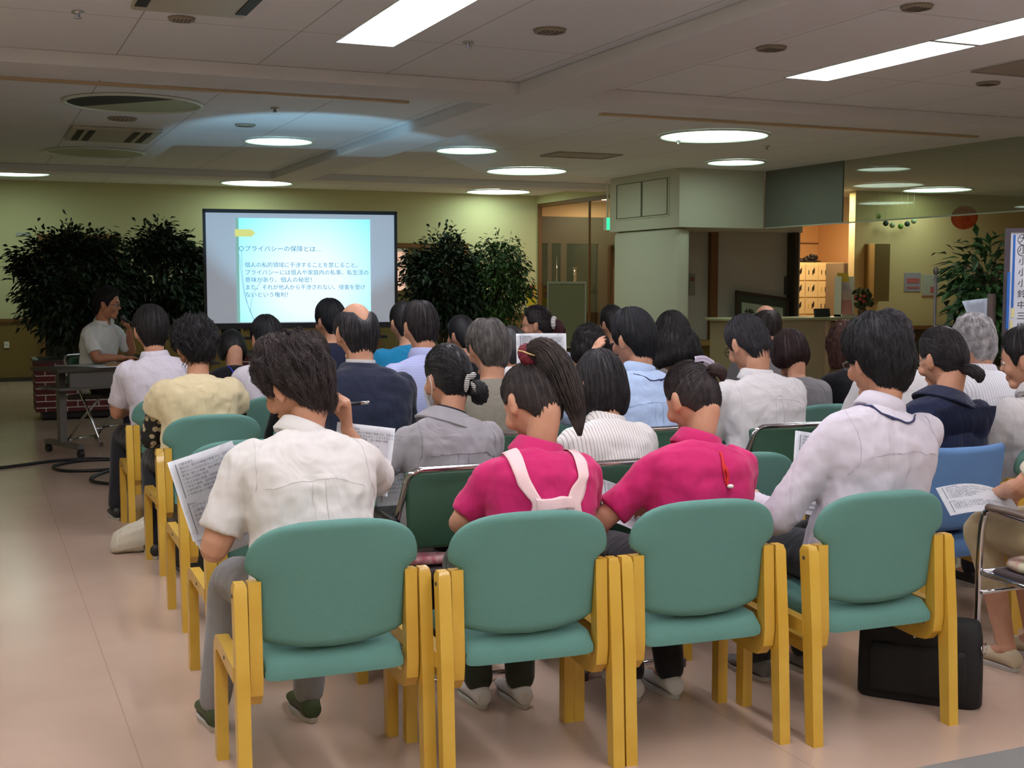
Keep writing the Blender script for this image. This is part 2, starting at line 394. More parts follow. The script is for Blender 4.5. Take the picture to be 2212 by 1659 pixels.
bm = BM(); bx(bm, -.005, .005, .05, 3.58, .05, 2.70); obj('glass_pane', bm, M_glassc, root, smooth=False)
bm = BM(); bx(bm, -.03, .03, 0, 3.6, 2.70, 2.76); bx(bm, -.03, .03, 0, 3.6, 0, .05); bx(bm, -.03, .03, 0, .05, 0, 2.7); bx(bm, -.03, .03, 3.55, 3.6, 0, 2.7); bx(bm, -.015, .015, 1.7, 1.73, 0, 2.7)
obj('window_frame', bm, M_browntrim, root, smooth=False)
wall('trim_8', 8.87, 8.97, 15.75, 19.35, 2.76, ZC, M_wall)
wall('wall_entrance', 8.92, 14, 22.6, 22.75, 0, ZC, mat('dark_night_outside', (22, 24, 24), .6))
M_header = mat('dark_brown_header', (66, 50, 36), .55)
root = empty('door_3', (10.1, 20.5, 0)); root['kind'] = 'structure'
bm = BM(); bx(bm, -1.2, 1.2, -.05, .05, 2.5, 2.62); bx(bm, -.86, -.78, -.05, .05, 0, 2.14); bx(bm, -.5, -.42, -.05, .05, 0, 2.14)
bx(bm, -.24, -.12, -.05, .05, 0, 2.14); bx(bm, .52, .78, -.05, .05, 0, 2.14); bx(bm, -1.2, 1.2, -.06, .06, 2.14, 2.5)
obj('door_frame', bm, M_header, root, smooth=False)
bm = BM(); bx(bm, -.78, .52, -.008, .008, 0, 2.14); obj('glass_pane', bm, mat('night_glass', (14, 18, 18), .08), root, smooth=False)
bm = BM(); tube(bm, [(-.34, -.08, .9), (-.34, -.08, 1.9)], .012, 8); tube(bm, [(.0, -.08, .9), (.0, -.08, 1.35)], .014, 8); box(bm, (.02, -.09, 1.55), (.07, .03, .32)); obj('door_handle', bm, M_chrome, root)
bm = BM(); quad(bm, [(.38, -.02, 1.22), (.56, -.02, 1.22), (.47, -.02, 1.38)]); bmesh.ops.solidify(bm, geom=bm.faces[:], thickness=.004)
obj('warning_sticker', bm, mat('orange_warning', (225, 110, 70), .6), root, smooth=False)
wall('wall_entrance_lintel', 8.92, 14, 20.46, 20.6, 2.62, ZC, mat('warm_lobby_wall', (214, 180, 132), .8))
wall('wall_lobby_right', 11.2, 11.3, 15.3, 22.6, 0, ZC, mat('warm_lobby_wall', (214, 180, 132), .8))
def downlight(x, y, z, col, power, size, label, grp='small warm downlights'):
    root = empty('downlight', (x, y, z), 0, label, 'ceiling light', grp)
    bm = BM(); tube(bm, [(0, 0, 0), (0, 0, -.015)], [.075, .07], 24); obj('rim', bm, M_rim, root)
    bm = BM(); tube(bm, [(0, 0, -.0155), (0, 0, -.018)], [.055, .05], 24); obj('lamp', bm, mat('warm_lamp_face', (255, 220, 170), .5, emit=((255, 205, 150), 12)), root)
    l = bpy.data.lights.new('lamp_light', 'AREA'); l.shape = 'DISK'; l.size = size; l.energy = power; l.color = col
    lo = bpy.data.objects.new('lamp_light', l); COL.objects.link(lo); lo.parent = root; lo.location = (0, 0, -.03)
downlight(9.9, 17.6, ZC, (1, .74, .5), 26, .12, 'small warm downlight in the lobby behind the glass wall')
downlight(10.3, 19.6, ZC, (1, .74, .5), 16, .12, 'small warm downlight just before the glass entrance doors')
# pillar box, pillar and recess
M_plaster = mat('pale_grey_green_plaster', (208, 208, 192), .8, bump=(90, .05))
bm = BM(); bx(bm, 8.39, 9.69, 13.9, 15.8, 2.145, ZC, bev=.004); obj('wall_pillar_box', bm, M_plaster, smooth=False, kind='structure')
bm = BM(); bx(bm, 8.42, 8.63, 14.0, 15.75, 0, 2.145, bev=.06); obj('wall_pillar', bm, M_plaster, smooth=True, kind='structure')
bm = BM(); bx(bm, 8.38, 8.389, 14.15, 15.6, 2.3, 2.82); o = obj('hatch_panel', bm, M_plaster, smooth=False)
bm2 = BM()
for y0, y1 in ((14.18, 14.85), (14.87, 15.57)):
    for (a, c, z0, z1) in ((y0, y1, 2.32, 2.327), (y0, y1, 2.79, 2.797), (y0, y0+.008, 2.32, 2.797), (y1-.008, y1, 2.32, 2.797)): bx(bm2, 8.372, 8.38, a, c, z0, z1)
obj('panel_joint', bm2, mat('dark_joint', (98, 98, 80), .7), o, smooth=False)  # darker line around each access panel
tag(o, 'pair of pale access panels on the left face of the pillar box', 'access panel')
wall('wall_recess', 8.63, 11.25, 15.2, 15.3, 0, 2.16, mat('grey_recess_wall', (190, 187, 178), .8))
wall('wall_recess_top', 9.69, 11.25, 15.15, 15.3, 2.16, ZC, M_plaster)
wall('trim_9', 9.66, 9.78, 15.12, 15.2, .62, 2.16, M_browntrim)
wall('trim_10', 11.02, 11.08, 15.0, 15.2, 0, 2.16, mat('dark_edge_post', (60, 52, 40), .5))
wall('trim_11', 8.63, 11.25, 14.85, 15.2, .55, .62, mat('tan_bench_ledge', (170, 140, 84), .45))
wall('wall_recess_low', 8.63, 11.25, 14.95, 15.2, 0, .55, M_wains)
def plate(name, x0, x1, z0, z1, y, m, label, cat, t=.02):
    bm = BM(); bx(bm, x0, x1, y-t, y, z0, z1, bev=.003); o = obj(name, bm, m, smooth=False); tag(o, label, cat); return o
o = plate('wall_switch', 9.34, 9.44, 1.25, 1.55, 15.2, mat('switch_grey', (150, 150, 136), .5), 'tall grey wall switch panel between the pillar and the wooden post', 'switch')
bm = BM(); bx(bm, 9.36, 9.42, 15.172, 15.18, 1.45, 1.51); obj('switch_key', bm, mat('switch_red', (150, 90, 80), .5), o, smooth=False)
plate('intercom', 10.97, 11.13, 1.25, 1.52, 15.2, mat('intercom_dark', (70, 72, 70), .4), 'dark intercom panel at the right end of the recess wall', 'intercom', .04)
plate('notice_card', 10.9, 11.08, .95, 1.18, 15.2, mat('lime_card', (120, 132, 30), .6), 'small yellow green card on the recess wall beside the framed calligraphy', 'card')
# framed calligraphy leaning on the ledge
root = empty('framed_calligraphy', (10.45, 14.97, .62), 0, 'dark framed brush calligraphy leaning on the ledge of the recess', 'picture frame')
root.rotation_euler = (R(-12), R(7), 0)
bm = BM(); 
for s in (-1, 1): bx(bm, s*.46, s*.42, -.015, .015, 0, .66); 
bx(bm, -.46, .46, -.015, .015, 0, .04); bx(bm, -.46, .46, -.015, .015, .62, .66); obj('frame', bm, M_header, root, smooth=False)
bm = BM(); bx(bm, -.42, .42, -.002, .012, .04, .62); obj('mount', bm, mat('dark_green_mount', (60, 72, 60), .6), root, smooth=False)
bm = BM(); bx(bm, -.36, .36, -.006, -.002, .08, .5); obj('sheet', bm, mat('pale_green_sheet', (176, 196, 172), .7), root, smooth=False)
bm = BM(); put_text(bm, '歳々点', .18, lambda u, v: Vector((-.32+u, -.008, .32+v)), bold=.004); obj('brush_writing', bm, mat('brush_ink', (26, 30, 28), .7), root, smooth=False)
# smoke curtain glass hung from the ceiling
root = empty('window_2', (9.72, 0, 0)); root['kind'] = 'structure'
bm = BM(); bx(bm, -.004, .004, 3, 12.3, 2.16, 2.9); obj('glass_pane', bm, M_smoke, root, smooth=False)
bm = BM(); bx(bm, -.012, .012, 3, 13.9, 2.145, 2.16); obj('bottom_rail', bm, mat('pale_rail', (190, 196, 180), .3), root, smooth=False)
bm = BM(); bx(bm, -.01, .01, 12.3, 13.9, 2.16, 2.9); obj('frosted_panel', bm, mat('grey_smoke_panel', (116, 119, 112), .35), root, smooth=False)
bm = BM(); bx(bm, -.006, .006, 9.1, 9.115, 2.16, 2.9); obj('joint', bm, M_dark, root, smooth=False)
# space beyond on the right
M_tan = mat('tan_right_wall', (196, 178, 128), .85, bump=(90, .05))
wall('wall_right_far', 13.05, XR, 16.2, 16.35, 0, ZC, M_tan)
wall('wall_right_return', 14.0, 14.1, 16.35, 18.4, 0, ZC, mat('warm_alcove_wall', (220, 176, 120), .85))
wall('wall_alcove', 11.25, 14.1, 18.4, 18.5, 0, ZC, mat('warm_alcove_wall', (220, 176, 120), .85))
wall('wall_alcove_left', 11.2, 11.26, 15.3, 18.4, 0, ZC, mat('warm_alcove_wall', (220, 176, 120), .85))
wall('trim_12', 13.05, XR, 16.16, 16.2, 0, .66, mat('dark_right_wainscot', (66, 54, 30), .5))
wall('trim_13', 13.05, XR, 16.12, 16.2, .66, .72, M_browntrim)
wall('trim_14', 11.26, 14.0, 18.38, 18.4, 2.12, 2.14, M_browntrim)
downlight(12.7, 16.4, ZC, (1, .8, .56), 40, .15, 'small warm downlight in the alcove above the shoe lockers')
# shoe lockers
root = empty('shoe_locker', (12.15-1.35+.0, 17.98, 0), 0, 'cream shoe locker cabinet with rows of small square doors in the alcove', 'locker')
root.location = (12.33, 17.5, 0)
M_lock = mat('cream_locker', (226, 198, 140), .5)
bm = BM(); bx(bm, -.06, 1.05, 0, .4, .02, 1.77); obj('carcass', bm, M_lock, root, smooth=False); root.location = (12.72, 17.35, 0)
M_slit = mat('locker_slot_black', (40, 30, 22), .6); M_tagy = mat('locker_tag', (205, 170, 60), .6)
for r_ in range(6):
    for c_ in range(4):
        x = .0+c_*.265; z = 1.47-r_*.285
        bm = BM(); bx(bm, x-.03, x+.22, -.02, -.002, z, z+.265, bev=.003); d = obj('locker_door', bm, M_lock, root, smooth=False)
        bm = BM(); quad(bm, [(x+.10, -.022, z+.08), (x+.15, -.022, z+.13), (x+.15, -.022, z+.22), (x+.10, -.022, z+.16)]); obj('vent', bm, M_slit, d, smooth=False)
        bm = BM(); bx(bm, x+.02, x+.035, -.026, -.02, z+.1, z+.17); obj('lock_tag', bm, M_tagy if (r_+c_) % 3 == 0 else M_dark, d, smooth=False)
bm = BM(); bx(bm, 0, .5, 0, .45, 0, 1.75, bev=.005); bx(bm, .01, .49, -.012, 0, .05, 1.72)
o = obj('tall_cabinet', bm, mat('grey_brown_cabinet', (134, 118, 92), .6), smooth=False); o.location = (13.2-.78+.2, 16.6, 0); tag(o, 'tall grey brown cabinet standing right of the cream shoe lockers', 'cabinet')
o.location = (13.07, 16.5, 0)
bm = BM(); 
for k in range(9): ell(bm, (random.uniform(-.18, .18), random.uniform(-.08, .08), random.uniform(.03, .09)), (.07, .05, .035), (random.random(), random.random(), random.random()), 10, 6)
ell(bm, (0, 0, .02), (.22, .12, .02)); o = obj('shoe_pile', bm, M_black); o.location = (13.2, 17.55, 1.775); tag(o, 'dark heap of small things on top of the shoe lockers', 'heap', kind='stuff')
# wall cabinet, posters on the right wall
bm = BM(); bx(bm, 13.25, 13.56, 15.95, 16.2, 1.13, 2.05, bev=.004); o = obj('wall_cabinet', bm, mat('brown_wall_box', (112, 92, 50), .5), smooth=False); tag(o, 'narrow brown box cabinet fixed to the tan right wall', 'cabinet')
def poster(x0, x1, z0, z1, y, m, label, blobs):
    o = plate('poster', x0, x1, z0, z1, y, m, label, 'poster', .01)
    bm = BM()
    for bx0, bx1, bz0, bz1 in blobs: bx(bm, bx0, bx1, y-.013, y-.01, bz0, bz1)
    obj('printed_picture', bm, mat('poster_red', (176, 96, 96), .6), o, smooth=False)
    return o
poster(14.07, 14.42, 1.28, 1.59, 16.2, mat('poster_mauve', (150, 146, 160), .6), 'mauve grey poster on the right wall, left of two', [(14.12, 14.38, 1.42, 1.5), (14.12, 14.38, 1.33, 1.36)])
poster(14.45, 14.8, 1.2, 1.56, 16.2, mat('poster_cream', (170, 172, 160), .6), 'cream printed poster on the right wall, right of two', [(14.62, 14.74, 1.26, 1.36), (14.45, 14.8, 1.2, 1.22)])
poster(8.68, 8.86, 1.04, 1.39, YF, mat('poster_yellow', (196, 180, 40), .6), 'narrow yellow poster on the far wall beside the glass wall', [(8.7, 8.84, 1.32, 1.38), (8.73, 8.83, 1.17, 1.27)])
plate('notice_sheet', 8.1, 8.26, 1.08, 1.43, YF, mat('pale_notice', (186, 188, 150), .6), 'pale notice sheet on the far wall right of the slender tree', 'notice')
o = plate('wall_sign', .62, .82, 2.10, 2.15, YF, mat('sign_grey', (176, 180, 176), .5), 'small pale door sign projecting beside the left door frame', 'sign')
o = plate('wall_socket', .41, .48, .49, .58, YF-.01, M_white, 'white wall socket on the wainscot at the left edge', 'socket')
bm = BM(); bx(bm, .43, .436, YF-.034, YF-.03, .53, .545); bx(bm, .45, .456, YF-.034, YF-.03, .53, .545); obj('socket_hole', bm, M_black, o, smooth=False)
# exit sign
root = empty('exit_sign', (8.45, 15.95, 2.19), 0, 'green lit emergency exit sign beside the pillar box', 'sign')
bm = BM(); bx(bm, -.03, .054, 0, .1, -.01, .18, bev=.004); bx(bm, .0, .02, .04, .06, .18, .708); obj('housing', bm, M_white, root, smooth=False)
bm = BM(); bx(bm, -.028, .03, -.004, 0, .0, .17); obj('lit_face', bm, mat('exit_green', (60, 240, 140), .4, emit=((40, 230, 130), 1.6)), root, smooth=False)
# movable partition board
root = empty('partition_board', (6.37, 13.05, 0), R(-24), 'grey green upholstered partition board on feet before the glass wall', 'partition')
M_pb = mat('grey_green_board', (112, 112, 80), .9, bump=(300, .2))
bm = BM(); bx(bm, -.21, .21, -.01, .01, .69, 1.42); obj('board', bm, M_pb, root, smooth=False)
bm = BM()
for s in (-1, 1): bx(bm, s*.21, s*.23, -.015, .015, .05, 1.445); bx(bm, s*.18, s*.26, -.2, .2, 0, .05)
bx(bm, -.21, .21, -.015, .015, 1.42, 1.445); bx(bm, -.21, .21, -.015, .015, .67, .69); obj('frame', bm, mat('board_frame', (140, 142, 118), .4), root, smooth=False)
# wooden bench in front of it
root = empty('low_wooden_table', (6.75, 12.4, 0), R(-24), 'low honey wood table behind the audience near the partition board', 'table')
bm = BM(); bx(bm, -.45, .45, -.25, .25, .6, .66, bev=.01); obj('tabletop', bm, mat('honey_table', (190, 148, 70), .4), root, smooth=False)
for sx in (-1, 1):
    for sy in (-1, 1): bm = BM(); bx(bm, sx*.4, sx*.35, sy*.2, sy*.16, 0, .6); obj('leg', bm, mat('honey_table', (190, 148, 70), .4), root, smooth=False)
# reception counter
root = empty('reception_counter', (8.1, 10.9, 0), R(0), 'beige low reception counter with a rounded corner post', 'counter')
M_count = mat('beige_counter_panel', (156, 142, 108), .55)
bm = BM(); bx(bm, -.85, .30, 0, .45, .04, 1.03); obj('front_panel', bm, M_count, root, smooth=False)
bm = BM(); tube(bm, [(.36, .06, .04), (.36, .06, 1.03)], .06, 24); bx(bm, .36, .42, .06, .45, .04, 1.03); obj('corner_post', bm, mat('corner_post_tan', (172, 150, 112), .45), root, auto=40)
bm = BM(); bx(bm, .42, 1.0, .05, .45, .04, 1.01); obj('end_panel', bm, mat('brown_end_panel', (134, 110, 76), .55), root, smooth=False)
bm = BM(); bx(bm, -.9, 1.02, -.03, .48, 1.03, 1.06, bev=.008); obj('countertop', bm, mat('counter_top_green', (150, 148, 112), .4), root, smooth=False)
bm = BM(); bx(bm, -.88, 1.0, 0, .44, 0, .04); obj('plinth', bm, M_dark, root, smooth=False)
root = empty('card_terminal', (8.52, 11.1, 1.06), 0, 'small black monitor standing on the reception counter', 'monitor')
bm = BM(); box(bm, (0, 0, .045), (.2, .03, .09), (R(-12), 0, 0), .006); obj('screen_housing', bm, M_black, root, smooth=False)
bm = BM(); bx(bm, -.06, .06, -.03, .06, 0, .012); obj('stand', bm, M_black, root, smooth=False)
root = empty('leaflet_rack', (8.88, 11.15, 1.06), 0, 'clear leaflet rack with stacked pamphlets on the counter', 'leaflet rack')
bm = BM(); bx(bm, -.09, .09, -.05, .09, 0, .02); bx(bm, -.09, -.085, -.03, .09, 0, .44); bx(bm, .085, .09, -.03, .09, 0, .44); obj('rack_frame', bm, mat('clear_plastic', (200, 190, 170), .2), root, smooth=False)
for k, c in enumerate([(214, 150, 130), (220, 200, 176), (206, 190, 190), (226, 190, 60)]):
    bm = BM(); box(bm, (0, -.01+k*.022, .1+k*.1), (.15, .01, .16), (R(-10), 0, 0)); obj('pamphlet', bm, mat('pamphlet_%d' % k, c, .6), root, smooth=False)
root = empty('flower_vase', (9.0, 11.02, 1.06), 0, 'dark leafy flower arrangement in a vase on the counter end', 'flowers')
bm = BM(); tube(bm, [(0, 0, 0), (0, 0, .06), (0, 0, .12)], [.04, .05, .03], 20); obj('vase', bm, mat('vase_brown', (90, 60, 40), .3), root)
bm = BM()
for k in range(60):
    a = random.uniform(0, 6.28); r = random.uniform(0, .11); z = random.uniform(.1, .3)
    ell(bm, (r*math.cos(a), r*math.sin(a), z), (.025, .012, .035), (random.uniform(-1, 1), random.uniform(-1, 1), a), 6, 4)
obj('leaves', bm, mat('vase_leaves', (60, 66, 30), .6), root)
bm = BM()
for k in range(6): ell(bm, (random.uniform(-.1, .1), random.uniform(-.1, .02), random.uniform(.14, .3)), (.02, .02, .02), None, 8, 6)
obj('blossoms', bm, mat('vase_blossoms', (160, 50, 40), .6), root)
# paper lantern and paper garland
root = empty('paper_ball', (8.04, 8.5, 2.0), 0, 'orange paper ball hanging at the right behind the smoke glass', 'decoration')
bm = BM(); ell(bm, (0, 0, 0), (.145, .145, .135), None, 32, 16); obj('ball', bm, mat('orange_paper', (214, 98, 36), .7, var=((190, 60, 24), 10)), root)
bm = BM(); tube(bm, [(0, 0, .1), (0, 0, .9)], .002, 6); obj('string', bm, M_white, root); root.location = (10.4, 11.0, 2.17)
for k, (px, z) in enumerate([(-.36, .16), (-.2, 0), (-.06, -.04), (.12, -.06), (.26, .0), (.4, .07)]):
    bm = BM(); ell(bm, (0, 0, 0), (.045, .045, .045), None, 14, 8); o = obj('paper_pompom', bm, mat('pompom_%d' % (k % 3), [(90, 130, 50), (30, 54, 40), (130, 150, 110)][k % 3], .8)); o.location = (13.73+px*.95, 16.05, 2.38+z*.7)
    bm = BM(); tube(bm, [(0, 0, .045), (0, 0, ZC-(2.38+z*.7))], .002, 5); obj('string', bm, M_white, o)
    tag(o, ['green pompom at the left end of the hanging garland', 'dark green pompom, second from the left of the garland', 'pale green pompom, third from the left of the garland', 'green pompom, fourth from the left of the garland', 'dark green pompom, fifth from the left of the garland', 'pale green pompom at the right end of the garland'][k], 'decoration', 'paper pompoms of the hanging garland')
# ================================================================ PROJECTION SCREEN
SW, SH = 1.885, 1.135
root = empty('projection_screen', (2.06, 12.19, 0), R(-8.5), 'wide projection screen in a black frame showing a pale blue slide', 'projection screen')
Z0 = 1.005
M_frame = mat('black_screen_frame', (22, 24, 30), .5)
bm = BM(); bx(bm, 0, .028, -.02, .02, Z0, Z0+SH); bx(bm, SW-.028, SW, -.02, .02, Z0, Z0+SH); bx(bm, 0, SW, -.02, .02, Z0+SH-.035, Z0+SH); bx(bm, 0, SW, -.035, .035, Z0-.02, Z0+.035)
obj('frame', bm, M_frame, root, smooth=False)
bm = BM(); bx(bm, .02, SW-.02, .0, .012, Z0+.02, Z0+SH-.02)
obj('fabric', bm, mat('grey_lit_screen_fabric', (182, 186, 196), .8, emit=((170, 178, 190), .34)), root, smooth=False)
bm = BM()
for x in (.25, SW-.25): bx(bm, x-.015, x+.015, .03, .06, .04, Z0+.2); bx(bm, x-.02, x+.02, -.3, .3, 0, .04)
bx(bm, .1, SW-.1, .03, .05, Z0-.13, Z0-.10); obj('stand', bm, M_frame, root, smooth=False)
IW, IH = SW-.056, SH-.07
def S(u, v, d=0): return Vector((.028+u*IW, -.004-d, Z0+.035+v*IH))     # u,v on the picture area
u0, u1, v0, v1 = .165, .868, .008, .955
m = mat('lit_slide', (0, 0, 0), .9); N, L, b = nodes_of(m)
tc = N.new('ShaderNodeTexCoord'); sp = N.new('ShaderNodeVectorMath'); sp.operation = 'DISTANCE'; sp.inputs[1].default_value = (1.0, 0, Z0+.035+.36*IH)
L.new(tc.outputs['Object'], sp.inputs[0]); cr = N.new('ShaderNodeValToRGB'); L.new(sp.outputs['Value'], cr.inputs[0])
cr.color_ramp.elements[0].position = .30; cr.color_ramp.elements[0].color = lin((216, 246, 252))+(1,)
cr.color_ramp.elements[1].position = .95; cr.color_ramp.elements[1].color = lin((120, 222, 248))+(1,)
L.new(cr.outputs[0], b.inputs['Emission Color']); b.inputs['Emission Strength'].default_value = .95
bm = BM(); quad(bm, [S(u0, v0), S(u1, v0), S(u1, v1), S(u0, v1)]); slide = obj('slide', bm, m, root, smooth=False)
bm = BM(); quad(bm, [S(u0-.012, v0, .001), S(u0+.004, v0, .001), S(u0+.004, v1, .001), S(u0-.012, v1, .001)])
obj('slide_edge', bm, mat('slide_edge_green', (0, 0, 0), .9, emit=((140, 196, 190), .6)), slide, smooth=False)
bm = BM(); quad(bm, [S(.150, .787, .003), S(.235, .787, .003), S(.235, .853, .003), S(.150, .853, .003)])
bm.faces.new([bm.verts.new(S(.235, .787, .003)), bm.verts.new(S(.255, .82, .003)), bm.verts.new(S(.235, .853, .003))])
obj('slide_arrow', bm, mat('slide_arrow_yellow', (0, 0, 0), .9, emit=((206, 214, 130), .78)), slide, smooth=False)
M_st = mat('slide_text_blue', (0, 0, 0), .9, emit=((48, 120, 176), .75))
bm = BM()
def line(txt, u, v, size, wd):
    put_text(bm, txt, size, lambda a, c: S(u, v, .003)+Vector((a, 0, c)), bold=0, width=wd*IW)
line('○プライバシーの保障とは…', .166, .675, .06, .435)
obj('slide_title', bm, M_st, slide, smooth=False); bm = BM()
for k, (t, wd) in enumerate([('個人の私的領域に干渉することを禁じること。', .60), ('プライバシーには個人や家庭内の私事、私生活の', .655), ('意味があり、個人の秘密！', .35), ('また、それが他人から干渉されない、侵害を受け', .635), ('ないという権利！', .222)]):
    line(t, .197, .528-k*.068, .055, wd)
obj('slide_text', bm, M_st, slide, smooth=False)
bm = BM()
for pts in ([(.172, .62), (.178, .45), (.195, .25), (.225, .10), (.245, .01)], [(.182, .66), (.186, .42), (.205, .2), (.235, .05), (.243, .01)], [(.30, .42), (.262, .33), (.235, .25), (.222, .1)]):
    tube(bm, smooth_path([S(u, v, .002) for u, v in pts], 5), .0016, 5)
obj('slide_curves', bm, M_st, slide, smooth=False)
# blue patch on the ceiling: added upward spot at an assumed, unseen projector
root = empty('projector', (2.05, 8.9, 0), R(8), 'projector on a low stand hidden between the seats', 'projector')
bm = BM(); box(bm, (0, 0, .62), (.3, .24, .09), None, .015); obj('housing', bm, M_white, root, smooth=False)
bm = BM(); tube(bm, [(.06, .12, .62), (.06, .135, .62)], .035, 20); obj('lens', bm, M_black, root)
bm = BM(); bx(bm, -.17, .17, -.14, .14, .555, .574); bx(bm, -.02, .02, -.02, .02, .02, .555); bx(bm, -.2, .2, -.2, .2, 0, .02); obj('stand', bm, M_dark, root, smooth=False)
l = bpy.data.lights.new('ceiling_glow_spot', 'SPOT'); l.energy = 150; l.color = (.35, .75, 1); l.spot_size = R(46); l.spot_blend = .35; l.shadow_soft_size = .03  # added spot, aimed at the ceiling to make its blue glow
lo = bpy.data.objects.new('ceiling_glow_spot', l); COL.objects.link(lo); lo.parent = root; lo.location = (.06, .16, .66); lo.rotation_euler = (R(121), 0, R(-27))
# ================================================================ TREES
M_leaf = mat('dark_ficus_leaf', (40, 58, 34), .5, var=((26, 40, 24), 3), spec=.4)
M_leaf2 = mat('mid_ficus_leaf', (70, 100, 44), .5, var=((40, 64, 30), 4), spec=.4)
M_leaf3 = mat('broad_green_leaf', (52, 92, 44), .45, var=((30, 58, 30), 5), spec=.4)
def leaf(bm, p, d, n, ln, wd):
    s = d.cross(n).normalized(); t = p+d*ln
    m1 = p+d*ln*.45
    a, b_, c_, e = bm.verts.new(p), bm.verts.new(m1+s*wd+n*wd*.35), bm.verts.new(t-n*ln*.12), bm.verts.new(m1-s*wd+n*wd*.35)
    mid = bm.verts.new(m1)
    bm.faces.new((a, mid, b_)); bm.faces.new((mid, c_, b_)); bm.faces.new((a, e, mid)); bm.faces.new((mid, e, c_))
def tree(name, x, y, z0, zt, rx, rz, nleaf, m, label, cat='tree', group=None, ln=.085, seed=1, bare=0, trunkr=.03, droop=.5, base=None):
    rnd = random.Random(seed); root = empty(name, (x, y, z0), 0, label, cat, group)
    cz = zt-rz-z0
    bm = BM()
    for k in range(3):
        a = k*2.1; path = [(.04*math.cos(a+i*1.3), .04*math.sin(a+i*1.3), i*(cz)/5) for i in range(6)]; path += [(.3*rx*math.cos(a), .3*rx*math.sin(a), cz+rz*.4)]
        tube(bm, smooth_path(path, 3), [trunkr*(1-.5*i/18) for i in range(19)], 8)
    tips = []
    for k in range(34):
        a = rnd.uniform(0, 6.28); c = rnd.uniform(-.85, 1); s = math.sqrt(1-c*c); q = rnd.uniform(.75, 1.05)
        tip = Vector((rx*q*s*math.cos(a), rx*q*s*math.sin(a), cz+rz*q*c)); st = Vector((0, 0, cz-rz*.5+rz*.5*(c+1)*.5))
        md = (st+tip)/2+Vector((0, 0, .08))
        tube(bm, smooth_path([st, md, tip], 4), [.008]*8+[.003], 5); tips.append((st, md, tip))
    obj('trunk', bm, M_trunk, root)
    bm = BM()
    for k in range(nleaf):
        if k % 3:
            st, md, tip = rnd.choice(tips); t = rnd.uniform(.45, 1.06); p = st.lerp(md, min(1, t*2)) if t < .5 else md.lerp(tip, (t-.5)*2)
            p = p+Vector((rnd.gauss(0, .07), rnd.gauss(0, .07), rnd.gauss(0, .07)))
        else:
            a = rnd.uniform(0, 6.28); c = rnd.uniform(-1, 1); s = math.sqrt(1-c*c); q = rnd.uniform(.4, 1)**.5*(1+.12*math.sin(3*a+seed)+.1*math.sin(5*c*3+seed))
            p = Vector((rx*q*s*math.cos(a), rx*q*s*math.sin(a), cz+rz*q*c))
        out = Vector((p.x, p.y, (p.z-cz)*.5)).normalized()
        d = (out+Vector((rnd.gauss(0, .5), rnd.gauss(0, .5), rnd.gauss(-droop, .4)))).normalized()
        nn = Vector((rnd.gauss(0, .5), rnd.gauss(0, .5), 1)).normalized()
        leaf(bm, p, d, nn, ln*rnd.uniform(.7, 1.25), ln*rnd.uniform(.18, .26))
    obj('foliage', bm, m, root, smooth=False)
    return root
TG = 'potted indoor trees along the far side'
M_brick = mat('red_brick', (110, 44, 44), .8)
N, L, b = nodes_of(M_brick)
tc = N.new('ShaderNodeTexCoord'); br = N.new('ShaderNodeTexBrick'); br.inputs['Scale'].default_value = 1
br.inputs['Color1'].default_value = lin((108, 42, 42))+(1,); br.inputs['Color2'].default_value = lin((92, 36, 38))+(1,); br.inputs['Mortar'].default_value = lin((196, 186, 180))+(1,)
br.inputs['Mortar Size'].default_value = .006; br.inputs['Brick Width'].default_value = .21; br.inputs['Row Height'].default_value = .067
mp = N.new('ShaderNodeMapping'); mp.inputs['Rotation'].default_value = (R(90), 0, 0)
L.new(tc.outputs['Object'], mp.inputs[0]); L.new(mp.outputs[0], br.inputs[0]); L.new(br.outputs[0], b.inputs['Base Color'])
def planter(x, y, label, w=.62):
    root = empty('brick_planter', (x, y, 0), 0, label, 'planter', 'red brick planters')
    bm = BM(); bx(bm, -w, w, -.3, .3, .09, .60); obj('body', bm, M_brick, root, smooth=False)
    bm = BM(); bx(bm, -w+.06, w-.06, -.24, .24, .02, .09)
    for sx in (-1, 1):
        for sy in (-1, 1): tube(bm, [(sx*(w-.1)-.01, sy*.2, .02), (sx*(w-.1)+.01, sy*.2, .02)], .02, 12)
    obj('base', bm, M_black, root, smooth=False)
    bm = BM(); bx(bm, -w-.015, w+.015, -.315, .315, .60, .635, bev=.006); obj('rim', bm, mat('dark_brown_rim', (58, 34, 30), .5), root, smooth=False)
    bm = BM(); bx(bm, -w+.04, w-.04, -.26, .26, .634, .64); obj('soil', bm, mat('soil', (44, 38, 30), .95), root, smooth=False)
planter(1.20, 14.0, 'red brick planter box under the leftmost tree, behind the lecturer')
planter(3.4, 14.4, 'red brick planter box behind the screen')
tree('ficus_tree', .98, 14.0, .64, 2.02, .58, .64, 8500, M_leaf, 'dense dark tree at the far left, behind the lecturer', group=TG, seed=3)
tree('ficus_tree', 1.92, 14.3, .64, 2.05, .54, .58, 7500, M_leaf, 'dense dark tree second from the left, right behind the lecturer', group=TG, seed=5)
tree('ficus_tree', 2.78, 14.4, .64, 2.0, .42, .56, 5200, M_leaf, 'dark tree half hidden behind the left edge of the screen', group=TG, seed=8)
tree('ficus_tree', 5.05, 13.6, .3, 1.98, .46, .60, 7000, M_leaf, 'dark tree at the right edge of the screen', group=TG, seed=12)
tree('weeping_fig', 5.66, 13.5, .3, 1.98, .36, .58, 4200, M_leaf2, 'lighter green weeping fig with loose twigs, rightmost of the trees by the screen', group=TG, seed=21, ln=.07, droop=.9)
